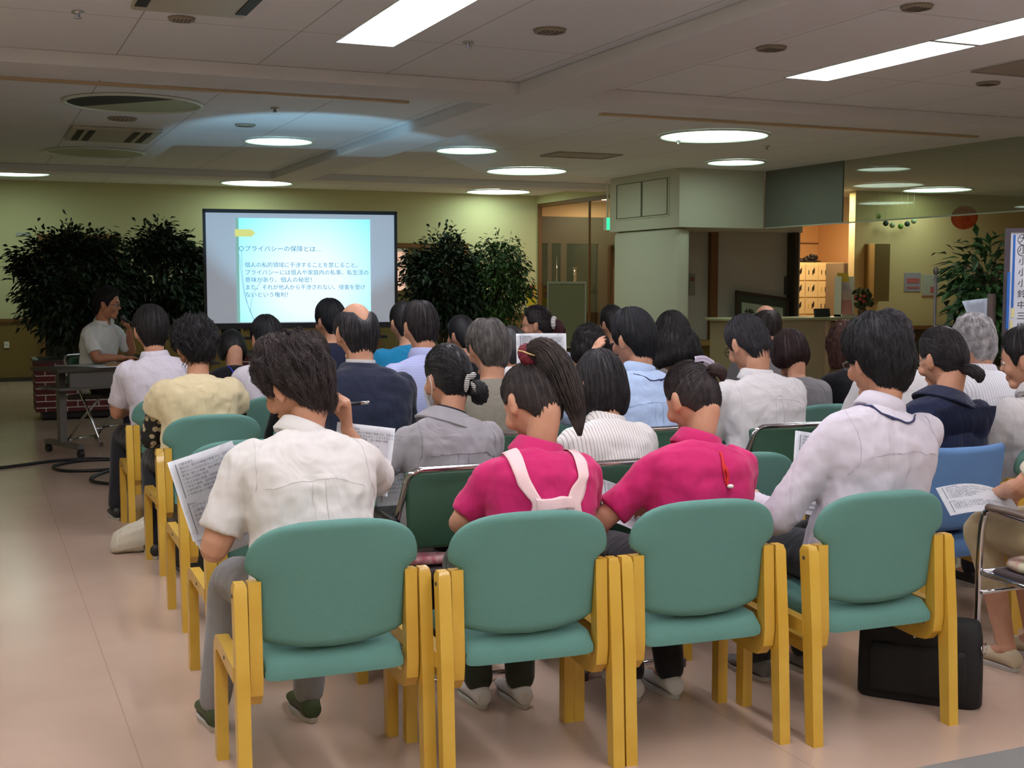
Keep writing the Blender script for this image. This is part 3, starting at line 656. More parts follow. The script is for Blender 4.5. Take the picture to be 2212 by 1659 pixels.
def pot(x, y, r, h, label):
    bm = BM(); tube(bm, [(0, 0, 0), (0, 0, h*.5), (0, 0, h-.03), (0, 0, h-.03), (0, 0, h)], [r*.72, r*.88, r*.98, r*1.06, r*1.06], 28)
    o = obj('plant_pot', bm, mat('brown_pot', (84, 60, 44), .5), auto=40); o.location = (x, y, 0); tag(o, label, 'plant pot')
    bm = BM(); tube(bm, [(0, 0, h), (0, 0, h+.004)], r*.95, 24); obj('soil', bm, mat('soil', (44, 38, 30), .95), o)
pot(5.05, 13.6, .2, .3, 'brown pot of the dark tree at the right edge of the screen')
pot(5.66, 13.5, .2, .3, 'brown pot of the lighter weeping fig')
tree('broadleaf_plant', 7.22, 7.35, .3, 1.78, .30, .44, 900, M_leaf3, 'broad leaved green potted plant left of the whiteboard', cat='plant', ln=.12, seed=33, droop=.5)
pot(7.22, 7.35, .18, .3, 'brown pot under the broad leaved plant by the whiteboard')
# ================================================================ LECTURER'S TABLE
root = empty('lecture_table', (.92, 11.05, 0), R(22), 'grey folding table on castors where the lecturer sits', 'table')
M_gr = mat('grey_table_steel', (110, 108, 104), .4, .3)
bm = BM(); bx(bm, -.42, 1.1, -.24, .26, .70, .73, bev=.006); obj('tabletop', bm, mat('dark_tabletop', (70, 62, 54), .45), root, smooth=False)
bm = BM(); bx(bm, -.38, 1.06, -.2, .2, .55, .57); bx(bm, -.3, 1.0, -.21, -.19, .57, .70); obj('shelf', bm, M_gr, root, smooth=False)
for x in (-.28, .98):
    bm = BM(); bx(bm, x-.03, x+.03, -.03, .03, .09, .70); bx(bm, x-.03, x+.03, -.34, .28, .07, .11, bev=.008); l_ = obj('leg', bm, M_gr, root, smooth=False)
    for y in (-.32, .26):
        bm = BM(); tube(bm, [(x-.018, y, .035), (x+.018, y, .035)], .035, 16); bx(bm, x-.022, x+.022, y-.015, y+.015, .03, .075); obj('castor', bm, M_black, l_, auto=40)
bm = BM(); bx(bm, -.1, .25, -.18, .08, 0, .004); o = obj('handout', bm, M_paper, smooth=False); o.location = (.98, 10.98, .73); o.rotation_euler = (0, 0, .35); tag(o, 'white handout lying flat on the lecturer table', 'handout')
bm = BM(); tube(bm, [(-.1, .1, .006), (.3, -.05, .006)], .01, 8); o = obj('folded_strip', bm, mat('silver_grey', (150, 150, 150), .3)); o.location = (.72, 10.95, .732); tag(o, 'grey microphone cable coil end on the left of the table', 'cable')
bm = BM(); bx(bm, -.08, .08, -.06, .06, 0, .025); o = obj('small_box', bm, mat('kraft', (150, 116, 80), .7), smooth=False); o.location = (1.1, 10.96, .73); tag(o, 'small tan box at the front edge of the lecturer table', 'box')
# cable on the floor
def floor_pts(l): return [Vector((x, y, .012)) for x, y in l]
bm = BM(); tube(bm, smooth_path(floor_pts([(-.6, 10.1), (.1, 10.25), (.6, 10.5), (.95, 10.45), (1.15, 10.1), (.95, 9.85), (.62, 9.9), (.55, 10.2), (.8, 10.42), (1.2, 10.3), (1.25, 10.05), (.9, 9.75), (.75, 9.35), (.95, 9.1), (1.4, 9.3), (2.2, 9.4)]), 8), .012, 8)
o = obj('floor_cable', bm, M_black); tag(o, 'black cable coiled on the floor at the left below the lecturer table', 'cable')
# ================================================================ WHITEBOARD
root = empty('whiteboard', (5.90, 5.86, 0), R(-36), 'wheeled whiteboard with handwritten name list at the right edge', 'whiteboard')
M_wf = mat('whiteboard_frame', (86, 80, 92), .35, .4)
bm = BM(); bx(bm, 0, 1.7, -.012, .012, .90, 1.75); obj('board', bm, mat('whiteboard_face', (214, 220, 232), .2), root, smooth=False)
bm = BM(); bx(bm, -.02, .01, -.02, .02, .88, 1.77); bx(bm, 1.69, 1.72, -.02, .02, .88, 1.77); bx(bm, 0, 1.7, -.02, .02, 1.745, 1.77); bx(bm, 0, 1.7, -.02, .02, .88, .905); obj('frame', bm, M_wf, root, smooth=False)
bm = BM(); bx(bm, .0, 1.7, -.09, -.01, .85, .88); obj('pen_tray', bm, mat('blue_tray', (50, 84, 160), .4), root, smooth=False)
for x in (.02, 1.68):
    bm = BM(); bx(bm, x-.02, x+.02, .02, .05, .06, 1.4); bx(bm, x-.02, x+.02, -.3, .3, .04, .08); obj('leg', bm, M_wf, root, smooth=False)
bm = BM(); bx(bm, .025, .038, -.016, -.012, 1.28, 1.73); bx(bm, -.005, .012, -.026, -.02, 1.15, 1.5); obj('blue_strip', bm, mat('blue_magnet_strip', (40, 110, 200), .4), root, smooth=False)
bm = BM(); bx(bm, .028, .044, -.016, -.012, 1.22, 1.28); bx(bm, .02, .036, -.016, -.012, 1.14, 1.2); obj('yellow_note', bm, mat('yellow_note', (226, 222, 160), .6), root, smooth=False)
bm = BM()
def wb(t, x, z, s): put_text(bm, t, s, lambda u, v: Vector((x+u, -.0135, z+v)))
for k, t in enumerate(['大', '小飯', '小', '小野', '小野', '鈴木', '中村', '三用', '橋']):
    wb(t, .058, 1.700-k*.0675, .052)
for z in (1.70, 1.6325):
    tube(bm, [(.085+.033*math.cos(a*.3927), -.0135, z+.033*math.sin(a*.3927)) for a in range(17)], .0018, 5)
obj('handwriting', bm, mat('marker_ink', (40, 40, 50), .6), root, smooth=False)
# post and paper left of the board
root = empty('flipchart_stand', (6.33, 6.42, 0), R(-36), 'brown grey stand with a drooping white sheet left of the whiteboard', 'stand')
bm = BM(); tube(bm, [(0, 0, .03), (0, 0, 1.36)], .028, 16); bx(bm, -.3, .3, -.02, .02, 0, .03); bx(bm, -.02, .02, -.3, .3, 0, .03); obj('post', bm, mat('post_brown', (110, 96, 92), .35, .3), root, auto=40)
bm = BM(); rows = []
for i in range(9):
    v = i/8
    rows.append([(-.02-.17*(1-v*.75)*u/6*1.0, .03+.03*math.sin(u*.7), 1.33-.3*v-.02*(u/6)) for u in range(7)])
loft(bm, rows, cap=False, closed=False); bmesh.ops.solidify(bm, geom=bm.faces[:], thickness=.001); obj('paper_sheet', bm, mat('white_sheet', (214, 222, 236), .7), root)
# pole stand near the plant
root = empty('pole_stand', (6.55, 7.2, 0), 0, 'thin black pole stand before the broad leaved plant', 'stand')
bm = BM(); tube(bm, [(0, 0, .02), (0, 0, 1.5)], .011, 10); ell(bm, (0, 0, 1.52), (.02, .02, .03)); obj('pole', bm, M_dark, root)
bm = BM()
for k in range(4): tube(bm, [(0, 0, .05), (.22*math.cos(k*1.57), .22*math.sin(k*1.57), .012)], .012, 8)
obj('base', bm, M_dark, root)
# ================================================================ CHAIRS
def wood_chair_parts(root, uph, style='round'):
    for s in (-1, 1):
        bm = BM()                                              # rear post, leaning
        loft(bm, [[(s*.262, -.225, 0), (s*.228, -.225, 0), (s*.228, -.182, 0), (s*.262, -.182, 0)],
                  [(s*.262, -.205, .35), (s*.228, -.205, .35), (s*.228, -.155, .35), (s*.262, -.155, .35)],
                  [(s*.262, -.180, .605), (s*.228, -.180, .605), (s*.228, -.130, .605), (s*.262, -.130, .605)],
                  [(s*.258, -.172, .622), (s*.232, -.172, .622), (s*.232, -.138, .622), (s*.258, -.138, .622)]])
        obj('leg', bm, M_wood, root, auto=30)
        bm = BM()                                              # front leg bent back into the rail
        path = [(.2, 0), (.2, .30), (.195, .345), (.175, .368), (.14, .375), (-.16, .365)]; rings = []
        hw = .0165
        for i, (y, z) in enumerate(path):
            a = Vector(path[max(i-1, 0)]); b_ = Vector(path[min(i+1, len(path)-1)]); d = (b_-a).normalized(); n_ = Vector((d.y, -d.x))*.022
            q = s*(.232+.016) if i else s*.248
            rings.append([(q-hw, y+n_.x, z+n_.y), (q+hw, y+n_.x, z+n_.y), (q+hw, y-n_.x, z-n_.y), (q-hw, y-n_.x, z-n_.y)])
        loft(bm, rings); obj('leg', bm, M_wood, root, auto=30)
        bm = BM()                                              # inner bentwood upright that carries back and seat
        path = [(-.152, .622), (-.158, .5), (-.166, .36), (-.160, .315), (-.135, .292), (-.10, .288), (.15, .30)]; rings = []
        for i, (y, z) in enumerate(path):
            a = Vector(path[max(i-1, 0)]); b_ = Vector(path[min(i+1, len(path)-1)]); d = (b_-a).normalized(); n_ = Vector((d.y, -d.x))*.022
            q = s*.208
            rings.append([(q-hw, y+n_.x, z+n_.y), (q+hw, y+n_.x, z+n_.y), (q+hw, y-n_.x, z-n_.y), (q-hw, y-n_.x, z-n_.y)])
        loft(bm, rings); obj('upright', bm, M_wood, root, auto=30)
        bm = BM(); tube(bm, [(s*.2625, -.155, .585), (s*.2645, -.155, .585)], .006, 10); tube(bm, [(s*.2645, .0, .37), (s*.2665, .0, .37)], .006, 10); obj('screw', bm, M_dark, root)
    # seat cushion
    bm = BM(); rows = []
    for j in range(11):
        v = j/10; y = -.175+.39*v; rr = []
        e = .5*min(1, min(v, 1-v)/.06)**.5+.5 if 0 < v < 1 else .5
        for k in range(28):
            a = 2*math.pi*k/28; cx_, sz = math.cos(a), math.sin(a)
            X = .187*math.copysign(abs(cx_)**.22, cx_); Zz = .042*e*math.copysign(abs(sz)**.45, sz)
            top = -.010*math.exp(-((X/.13)**2)-(((v-.45)/.3)**2)) if sz > 0 else 0
            rr.append((X*(1-.02*(1-e)), y, .372-.012*(v < .1)+.018*v+Zz+top))
        rows.append(rr)
    loft(bm, rows); obj('seat', bm, uph, root, auto=60)
    # backrest
    bm = BM(); rows = []; NZ = 30
    for j in range(NZ+1):
        t = j/NZ
        t = .5-.5*math.cos(math.pi*t); z = .435+.35*t
        if style == 'round':
            wlow = .193; k = min(1, max(0, (z-.615)/.04)); k = k*k*(3-2*k); wmax = wlow+(.231-wlow)*k
            ztop = .785; zz = max(0, (z-.645)/(ztop-.645)); wd = wmax*(1-min(.9995, zz)**2.9)**(1/2.9) if zz > 0 else wmax
            if t < .02: wd *= .93
        else:
            wd = .205*(1-max(0, (z-.75)/.036)**3*.12)
        th = .021*min(1, (min(t, 1-t)/.05))**.5+.003
        rr = []; n_ = 36
        for k in range(n_):
            a = 2*math.pi*k/n_; c_, s_ = math.cos(a), math.sin(a)
            X = wd*math.copysign(abs(c_)**.55, c_); Y = th*math.copysign(abs(s_)**.7, s_)
            low = max(0, 1-t*3); zc = z+.012*low-(.03*low*(1-(X/.19)**2) if style == 'round' else 0)+(.008*(X/.2)**2*(t > .9) if style != 'round' else 0)
            rr.append((X, -.135-.045*t-.03*(1-(X/.243)**2)+Y+.012, zc))
        rows.append(rr)
    loft(bm, rows); obj('backrest', bm, uph, root, auto=80)
def widen(root, k=1.07):
    for c in root.children:
        for v in c.data.vertices: v.co.x *= k
def make_wood_chair():
    root = empty('wooden_armless_chair', (0, 0, 0)); wood_chair_parts(root, M_teal); bpy.context.view_layer.update(); widen(root); return root
def make_folding(arms=False):
    root = empty('folding_chair', (0, 0, 0)); rr = .0115
    bm = BM()
    P_ = [(-.225, .20, .012), (-.222, .02, .40), (-.215, -.16, .70)]
    top = [(-.205, -.185, .76), (-.175, -.192, .783), (-.13, -.194, .787)]
    pl = P_+top; pr = [(-x, y, z) for x, y, z in reversed(pl)]
    tube(bm, smooth_path(pl+pr, 5), rr, 12); obj('back_frame', bm, M_chrome, root)
    bm = BM(); q = [(-.205, -.20, .012), (-.2, 0, .25), (-.195, .17, .42)]
    tube(bm, q, rr, 12); tube(bm, [(-x, y, z) for x, y, z in q], rr, 12); tube(bm, [(-.205, -.19, .03), (.205, -.19, .03)], rr*.8, 10); tube(bm, [(-.222, .14, .15), (.222, .14, .15)], rr*.8, 10)
    obj('leg_frame', bm, M_chrome, root)
    for x, y in ((-.225, .2), (.225, .2), (-.205, -.2), (.205, -.2)):
        bm = BM(); tube(bm, [(x, y, 0), (x, y, .03)], .016, 12); obj('foot_cap', bm, M_vinyls, root, auto=40)
    bm = BM(); box(bm, (0, -.155, .64), (.405, .032, .27), (R(-9), 0, 0), .013); obj('backrest', bm, M_vinyl, root, auto=50)
    bm = BM(); box(bm, (0, .0, .425), (.40, .38, .045), (R(3), 0, 0), .016); obj('seat', bm, M_vinyls, root, auto=50)
    if arms:
        for s in (-1, 1):
            bm = BM(); tube(bm, smooth_path([(s*.235, -.14, .60), (s*.25, .02, .615), (s*.25, .15, .60)], 4), .013, 10); obj('armrest', bm, M_black, root)
    return root
# ================================================================ PEOPLE
HA = (.074, .096, .118)
def interp(keys, x):
    for (a, p), (b_, q) in zip(keys, keys[1:]):
        if x <= b_:
            t = (x-a)/(b_-a) if b_ > a else 0
            t = t*t*(3-2*t); return p+(q-p)*t
    return keys[-1][1]
MEN = [(0, 50), (35, 56), (60, 74), (76, 100), (90, 80), (106, 98), (135, 122), (180, 128)]
TIED = [(0, 48), (45, 58), (72, 84), (88, 84), (105, 104), (140, 126), (180, 142)]
BOB = [(0, 50), (30, 62), (50, 90), (180, 90)]
def head_shape(bm, M, female=False):
    before = set(bm.verts)
    res = bmesh.ops.create_uvsphere(bm, u_segments=32, v_segments=24, radius=1); vs = res['verts']
    for v in vs:
        x, y, z = v.co
        X, Y, Z = HA[0]*x, HA[1]*y, HA[2]*z
        if z < 0:
            f = -z; X *= 1-.24*f**1.6
            if y < 0: Y *= 1-.45*f**1.4
            else: Y *= 1-.08*f
        if y > 0:
            Y -= .006*math.exp(-((abs(X)-.03)**2+(Z-.002)**2)/.0003)
            Y += .004*math.exp(-((Z-.022)**2)/.0001-(X/.05)**2)
        v.co = (X, Y, Z)
    ell(bm, (0, .062, -.094), (.030, .024, .022))                                  # chin
    ell(bm, (0, .096, -.022), (.013, .018, .014)); ell(bm, (0, .09, -.004), (.008, .012, .024), (R(-14), 0, 0))
    ell(bm, (0, .083, -.060), (.024, .012, .007)); ell(bm, (0, .081, -.070), (.020, .012, .008))
    for s in (-1, 1):
        ell(bm, (s*.080, -.012, -.008), (.008, .019, .032), (R(8), 0, s*R(-28)))
        ell(bm, (s*.085, -.020, .004), (.006, .012, .022), (R(8), 0, s*R(-40)))
        ell(bm, (s*.078, -.002, -.034), (.007, .010, .010))
        ell(bm, (s*.045, .062, -.03), (.02, .022, .025))
    xf(bm, [v for v in bm.verts if v not in before], M)
def hand(bm, wrist, d, n, side, curl=.5, spread=.0, size=1.0, thumb=1.0, curls=None):
    """palm, four unequal bent fingers and a thumb leaving the side of the palm.
    d forward, n palm-side normal, side = thumb side (unit vectors)"""
    w = Vector(wrist); d = Vector(d).normalized(); n = Vector(n); n = (n-d*n.dot(d)).normalized(); s = d.cross(n)
    if s.dot(Vector(side)) < 0: s = -s
    k = size
    rings = []
    for t, hw, th in ((-.01, .026, .020), (.015, .030, .018), (.045, .038, .016), (.078, .041, .014), (.092, .039, .011)):
        c = w+d*t*k
        rings.append([c+s*(hw*k*math.cos(a*math.pi/7))+n*(th*k*math.sin(a*math.pi/7)) for a in range(14)])
    loft(bm, rings)
    for i, (ln, off) in enumerate(((.072, .030), (.080, .010), (.074, -.011), (.058, -.030))):
        base = w+d*(.084-.004*abs(i-1))*k+s*off*k
        c = (curls[i] if curls else curl*(1+.12*i)); ang = c*.9; dd = d+s*spread*(1.5-i)*.3; dd.normalize()
        pts = [base-d*.012*k]; p = base; pts.append(p.copy()); a = 0
        for seg, f in ((.45, .75), (.31, 1.0), (.24, .7)):
            a += ang*f; dr = dd*math.cos(a)+n*math.sin(a); p = p+dr*ln*seg*k; pts.append(p.copy())
        tube(bm, pts, [.0100*k, .0098*k, .0092*k, .0082*k, .0064*k], 10); ell(bm, pts[-1], (.0066*k,)*3, None, 10, 6)
    b0 = w+d*.022*k+s*.024*k; d1 = (d*.55+s*.75+n*.35*thumb).normalized(); d2 = (d*.85+s*.2+n*.5*thumb).normalized()
    tube(bm, [b0-d1*.008*k, b0, b0+d1*.034*k, b0+d1*.034*k+d2*.030*k, b0+d1*.034*k+d2*.052*k], [.013*k, .013*k, .0115*k, .0100*k, .0072*k], 10)
    ell(bm, b0+d1*.034*k+d2*.052*k, (.0074*k,)*3, None, 10, 6)
def hair_mat(col, rough=.5):
    name = 'hair_%d_%d_%d' % col
    if name in MATS: return MATS[name]
    return mat(name, col, rough, bump=(260, .2), var=(tuple(min(255, int(c*1.4+6)) for c in col), 30), spec=.35)
def build_hair(M, st, seed, parent, name='hair'):
    """cap of hair over the skull in head space, then strands along it"""
    rnd = random.Random(seed)
    keys = st.get('keys', MEN); top = st.get('top', .018); sidt = st.get('side', .012); amp = st.get('amp', .0); bald = st.get('bald'); hang = st.get('hang', 0)
    NP, NT = 56, 20
    fr = st.get('freq', 14)
    def cap(phi, q, off=0):
        pd = abs(math.degrees(phi)); tm = R(interp(keys, pd)); t0 = 0
        if bald: t0 = R(interp(bald, pd))
        t = t0+(tm-t0)*q
        n = Vector((math.sin(t)*math.sin(phi), math.sin(t)*math.cos(phi), math.cos(t)))
        p = Vector((HA[0]*n.x, HA[1]*n.y, HA[2]*n.z))
        if n.z < 0 and n.y < 0: p.y *= 1-.22*(-n.z)**1.4
        if n.z < 0: p.x *= 1-.14*(-n.z)**1.6
        c2 = max(0, n.z); th = sidt+(top-sidt)*c2**.8
        if not hang and pd > 95:
            w_ = min(1, (pd-95)/45); p.z -= st.get('nape', .0 if st.get('tie') else .032)*w_*max(0, q-.5)**2*4; p.y -= .008*w_*max(0, q-.6)*2.5
        edge = 1-q**7*(.0 if hang and pd > 50 else .85)
        if bald: edge *= min(1, q/.25+.12)
        th = th*edge+.002
        if amp: th += amp*noise.noise(Vector((n.x, n.y, n.z))*fr*.35+Vector((seed, 0, 0)))*edge*1.6
        swirl = st.get('swirl', .003)*math.sin(math.degrees(phi)*.55+t*3+seed)*math.sin(min(1, t)*1.57)
        return p+n*(th+swirl*edge+off)
    def path(phi, q, off=0):
        if not hang: return cap(phi, q, off)
        pd = abs(math.degrees(phi)); L_ = hang*interp([(0, 0), (48, .0), (62, .9), (100, 1.0), (180, st.get('backlen', 1.0))], pd)
        if L_ <= .001: return cap(phi, min(1, q*1.0), off)
        if q < .6: return cap(phi, q/.6, off)
        e = (q-.6)/.4; p = cap(phi, 1, off); z = -L_*e
        kx = 1+st.get('flare', .05)*math.sin(e*math.pi*.7)-st.get('tuck', .22)*e**3
        return Vector((p.x*kx, p.y*kx*(1 if p.y > 0 else 1-.18*e), p.z+z))
    bm = BM(); rings = []
    nt = NT+(8 if hang else 0)
    for j in range(nt+1):
        q = j/nt
        if j == 0 and not bald: q = .012
        rings.append([M @ path(-math.pi+2*math.pi*i/NP, q) for i in range(NP)])
    inner = [M @ (path(-math.pi+2*math.pi*i/NP, 1)*.90) for i in range(NP)]
    if bald: rings = [[M @ (path(-math.pi+2*math.pi*i/NP, 0)*.94) for i in range(NP)]]+rings
    rings.append(inner)
    loft(bm, rings, cap=not bald)
    ns = int(st.get('strands', 0)*1.9); sw = st.get('sw', .0016)*.55
    tie = st.get('tie')
    for k in range(ns):
        phi = rnd.uniform(-math.pi, math.pi); off = rnd.uniform(.0, .0035)
        if tie:
            q1 = rnd.uniform(.35, .98); a = cap(phi, q1)
            an = a.normalized(); tn = Vector(tie).normalized()
            pts = []
            for i in range(7):
                u = i/6; n = an.lerp(tn, u); 
                if n.length < .05: n = an
                n.normalize(); t = math.acos(max(-1, min(1, n.z))); ph = math.atan2(n.x, n.y)
                pd = abs(math.degrees(ph)); q = min(1, t/max(.1, R(interp(keys, pd))))
                pts.append(cap(ph, q, off*.6+.0004))
        else:
            q0 = rnd.uniform(.02, .75); q1 = min(1.0+rnd.uniform(-.02, st.get('over', .05)), q0+rnd.uniform(.3, .9)); dphi = rnd.gauss(0, st.get('mess', .12))
            pts = []
            for i in range(7):
                u = i/6; q = q0+(q1-q0)*u; lift = (st.get('fly', .0)*rnd.random()*u**3)
                pts.append(path(phi+dphi*u*u, min(q, 1.06), off+lift))
        pts = [M @ p for p in pts]
        wv = sw*rnd.uniform(.6, 1.3)
        tube(bm, pts, [wv*.35, wv, wv*1.1, wv*1.1, wv, wv*.7, wv*.15], 4, cap=False, flat=.6)
    o = obj(name, bm, hair_mat(st.get('col', (26, 24, 24)), st.get('rough', .5)), parent)
    return o, cap
def eyes(M, parent):
    for s in (-1, 1):
        bm = BM(); ell(bm, (s*.03, .076, .0), (.0125, .012, .0095), None, 14, 10); xf(bm, bm.verts, M); e = obj('eye', bm, mat('eye_white', (220, 215, 208), .3), parent)
        bm = BM(); ell(bm, (s*.03, .0868, -.0005), (.0055, .0025, .0055), None, 12, 8); xf(bm, bm.verts, M); obj('iris', bm, mat('dark_iris', (30, 20, 16), .2), e)
        bm = BM(); tube(bm, [(s*.016, .093, .020), (s*.03, .094, .025), (s*.046, .082, .021)], [.002, .003, .0015], 8, flat=.8); xf(bm, bm.verts, M); obj('eyebrow', bm, hair_mat((26, 24, 24)), parent)
def glasses(M, parent, m):
    bm = BM()
    for s in (-1, 1):
        c = [(s*(.032+.021*math.cos(a*.5236)), .103-.004*abs(math.cos(a*.5236)), .0+.014*math.sin(a*.5236)) for a in range(13)]
        tube(bm, c, .0014, 6)
        tube(bm, [(s*.053, .099, .004), (s*.072, .08, .005), (s*.088, .0, .006), (s*.088, -.02, -.004)], .0016, 6)
    tube(bm, [(-.011, .106, .004), (0, .108, .006), (.011, .106, .004)], .0013, 6)
    xf(bm, bm.verts, M); g = obj('glasses', bm, m, parent)
    bm = BM()
    for s in (-1, 1): quad(bm, [(s*.014, .104, -.011), (s*.050, .100, -.011), (s*.050, .100, .012), (s*.014, .104, .012)])
    xf(bm, bm.verts, M); obj('lens', bm, M_glass, g, smooth=False)
def band(parent, target, pts, width, m, name, off=.003, thick=.002, n=8, wv=None):
    """ribbon laid on a garment"""
    path = smooth_path(pts, n); bm = BM(); rows = []
    for i, p in enumerate(path):
        a = path[max(i-1, 0)]; b_ = path[min(i+1, len(path)-1)]; d = (b_-a).normalized()
        nrm = Vector(wv) if wv else Vector((0, 1, 0)); s = d.cross(nrm).normalized()
        rows.append([p+s*width*f for f in (-.5, -.25, 0, .25, .5)])
    loft(bm, rows, cap=False, closed=False)
    o = obj(name, bm, m, parent)
    sh = o.modifiers.new('lie', 'SHRINKWRAP'); sh.target = target; sh.wrap_method = 'NEAREST_SURFACEPOINT'; sh.wrap_mode = 'ABOVE_SURFACE'; sh.offset = off
    if width > .02:
        sm = o.modifiers.new('even', 'SMOOTH'); sm.factor = .5; sm.iterations = 5; sh.offset = off+.003
    so = o.modifiers.new('thick', 'SOLIDIFY'); so.thickness = thick; so.offset = 1
    return o
def person(T, hip, label, yaw=0, hyaw=0, pitch=12, roll=0, bw=1.0, hs=1.0, hair=None, top=None, sleeve='short', pants=None, shoe=None,
           fy=.40, fx=.10, arms=None, near=1, collar='shirt', face=False, neck=None, shrug=0, back=.05, feet=None, tuckhip=0, skin=None, sh=.165):
    """T: top of the head in the room; hip: seat point in the room"""
    skin = skin or M_skin
    root = empty('person', (hip[0], hip[1], 0), R(yaw), label, 'person')
    Ri = Matrix.Rotation(-R(yaw), 3, 'Z')
    Tl = Ri @ (Vector(T)-Vector((hip[0], hip[1], 0)))
    hc = Tl-Vector((0, 0, .130*hs))
    Rm = Matrix.Rotation(R(hyaw-yaw), 4, 'Z') @ Matrix.Rotation(-R(pitch), 4, 'X') @ Matrix.Rotation(R(roll), 4, 'Y')
    M = Matrix.Translation(hc) @ Rm @ Matrix.Scale(hs, 4)
    base = M @ Vector((0, -.040, -.075))
    N0 = Vector(neck) if neck else hc+Vector((-.25*(hc.x), -.052-.0008*pitch, (-.150+.0002*pitch)*hs))
    P0 = Vector((0, tuckhip, .50)); MM = (P0+N0)/2+Vector((0, -back, .03))
    def spine(t): return P0*(1-t)**2+MM*(2*t*(1-t))+N0*t*t
    def tang(t): return ((MM-P0)*(2*(1-t))+(N0-MM)*(2*t)).normalized()
    prof = [(0, .168, .118), (.12, .176, .122), (.28, .166, .112), (.45, .165, .112), (.62, .182, .118), (.76, .194, .116), (.86, .182, .104), (.93, .146, .088), (.98, .088, .070), (1.0, .060, .058)]
    def torso(bm, k, d=0, tend=1.0, z0=True, flare=0):
        rings = []
        if z0:
            rings.append([(( .150*bw*k+d)*math.cos(a*math.pi/12), tuckhip+(.11*k+d)*math.sin(a*math.pi/12), .445) for a in range(24)])
        for t, hw, hd in prof:
            if t > tend: break
            c = spine(t); tg = tang(t); u = Vector((1, 0, 0)); u = (u-tg*u.dot(tg)).normalized(); v = tg.cross(u)
            W = hw*bw*k+d; D = hd*(.6+.4*bw)*k+d
            rr = []
            for a in range(24):
                ca, sa = math.cos(a*math.pi/12), math.sin(a*math.pi/12)
                rr.append(c+u*(W*math.copysign(abs(ca)**.85, ca))+v*(D*math.copysign(abs(sa)**.85, sa)))
            rings.append(rr)
        loft(bm, rings)
    shc = spine(.86)+Vector((0, 0, .005+shrug))
    vox = {2: .0042, 1: .0065, 0: .010}[near]
    A = arms or {}
    jt = {}
    for s, key in ((-1, 'L'), (1, 'R')):
        Sx = Vector((shc.x+s*sh*bw, shc.y, shc.z-.024)); a = A.get(key, {})
        Ex = Vector(a['E']) if 'E' in a else Sx+Vector((s*.050, .10, -.235))
        Wx = Vector(a['W']) if 'W' in a else Ex+Vector((-s*.09, .215, -.02))
        jt[key] = (Sx, Ex, Wx, a)
    # body, one skin
    bm = BM()
    head_shape(bm, M)
    limb(bm, [N0+Vector((0, 0, -.05)), (N0+base)/2+Vector((0, -.004, 0)), base+Vector((0, 0, .02))], [.062 if bw >= 1 else .056, .051*hs*(1 if bw >= 1 else .9), .052*hs*(1 if bw >= 1 else .93)], 18)
    torso(bm, .90)
    for s, key in ((-1, 'L'), (1, 'R')):
        Sx, Ex, Wx, a = jt[key]
        md = (Ex+Wx)/2
        limb(bm, [Sx, (Sx+Ex)/2, Ex, Ex.lerp(Wx, .35), Wx], [.052*bw, .046*bw, .038*bw, .039*bw, .026], 14, 4)
        d = Vector(a.get('d', (Wx-Ex).normalized())); nn = Vector(a.get('n', (-s*.6, 0, -.8)))
        hand(bm, Wx+d.normalized()*.008, d, nn, Vector(a.get('side', (-s, 0, .3))), curl=a.get('curl', .55), size=.96 if bw < .95 else 1.02, curls=a.get('curls'))
        kn = Vector((s*(fx+.01), .43, .485)); an = Vector((s*fx, fy, .085))
        if feet and key in feet: kn = Vector(feet[key][0]); an = Vector(feet[key][1])
        jt[key] += (kn, an)
        limb(bm, [(s*.085, .02+tuckhip, .50), kn, kn.lerp(an, .35), an], [.075, .05, .05, .033], 14, 5)
        limb(bm, [an, an+Vector((0, .08, -.045)), an+Vector((0, .15, -.052))], [.036, .032, .022], 12, 3)
    body = obj('body', bm, skin, root); remesh(body, vox, 3)
    if face: eyes(M, root)
    # trousers
    bm = BM(); ell(bm, (0, .0+tuckhip, .51), (.172*bw, .135, .095), None, 24, 14)
    for s, key in ((-1, 'L'), (1, 'R')):
        kn, an = jt[key][4], jt[key][5]
        lowr = Vector(an)+Vector((0, 0, .0))
        end = kn.lerp(an, .97 if (pants or {}).get('len', 1) == 1 else pants['len'])
        limb(bm, [(s*.085, .03+tuckhip, .51), ((s*.085+kn.x)/2, .24, .505), kn, kn.lerp(end, .4), end], [.092, .085, .068, .062, .052], 16, 5)
    tr = obj('trousers', bm, (pants or {}).get('m') or M_pants, root); remesh(tr, .011 if near else .014, 4)
    # shoes
    for s, key in ((-1, 'L'), (1, 'R')):
        an = jt[key][5]; bm = BM(); rings = []
        for t, w_, h_ in ((-.055, .018, .045), (-.05, .030, .060), (-.02, .034, .075), (.03, .036, .070), (.08, .041, .052), (.13, .045, .042), (.165, .038, .034), (.185, .018, .022)):
            rings.append([(an.x+w_*math.cos(a*math.pi/8), an.y+t, max(.012, .014+h_*(.5+.5*math.sin(a*math.pi/8)))) for a in range(16)])
        loft(bm, rings); so = obj('shoe', bm, shoe or M_shoe, root)
        bm = BM(); rings = []
        for z, k in ((0, .97), (.004, 1), (.018, 1.02)):
            rings.append([(an.x+k*.044*math.cos(a*math.pi/12)*(1 if math.sin(a*math.pi/12) > -.2 else .8), an.y+.065+k*.124*math.sin(a*math.pi/12), z) for a in range(24)])
        loft(bm, rings); obj('sole', bm, mat('pale_sole', (190, 186, 178), .6), so, auto=50)
    # upper garment
    tm = top or M_wshirt
    bm = BM(); torso(bm, 1.0, .010)
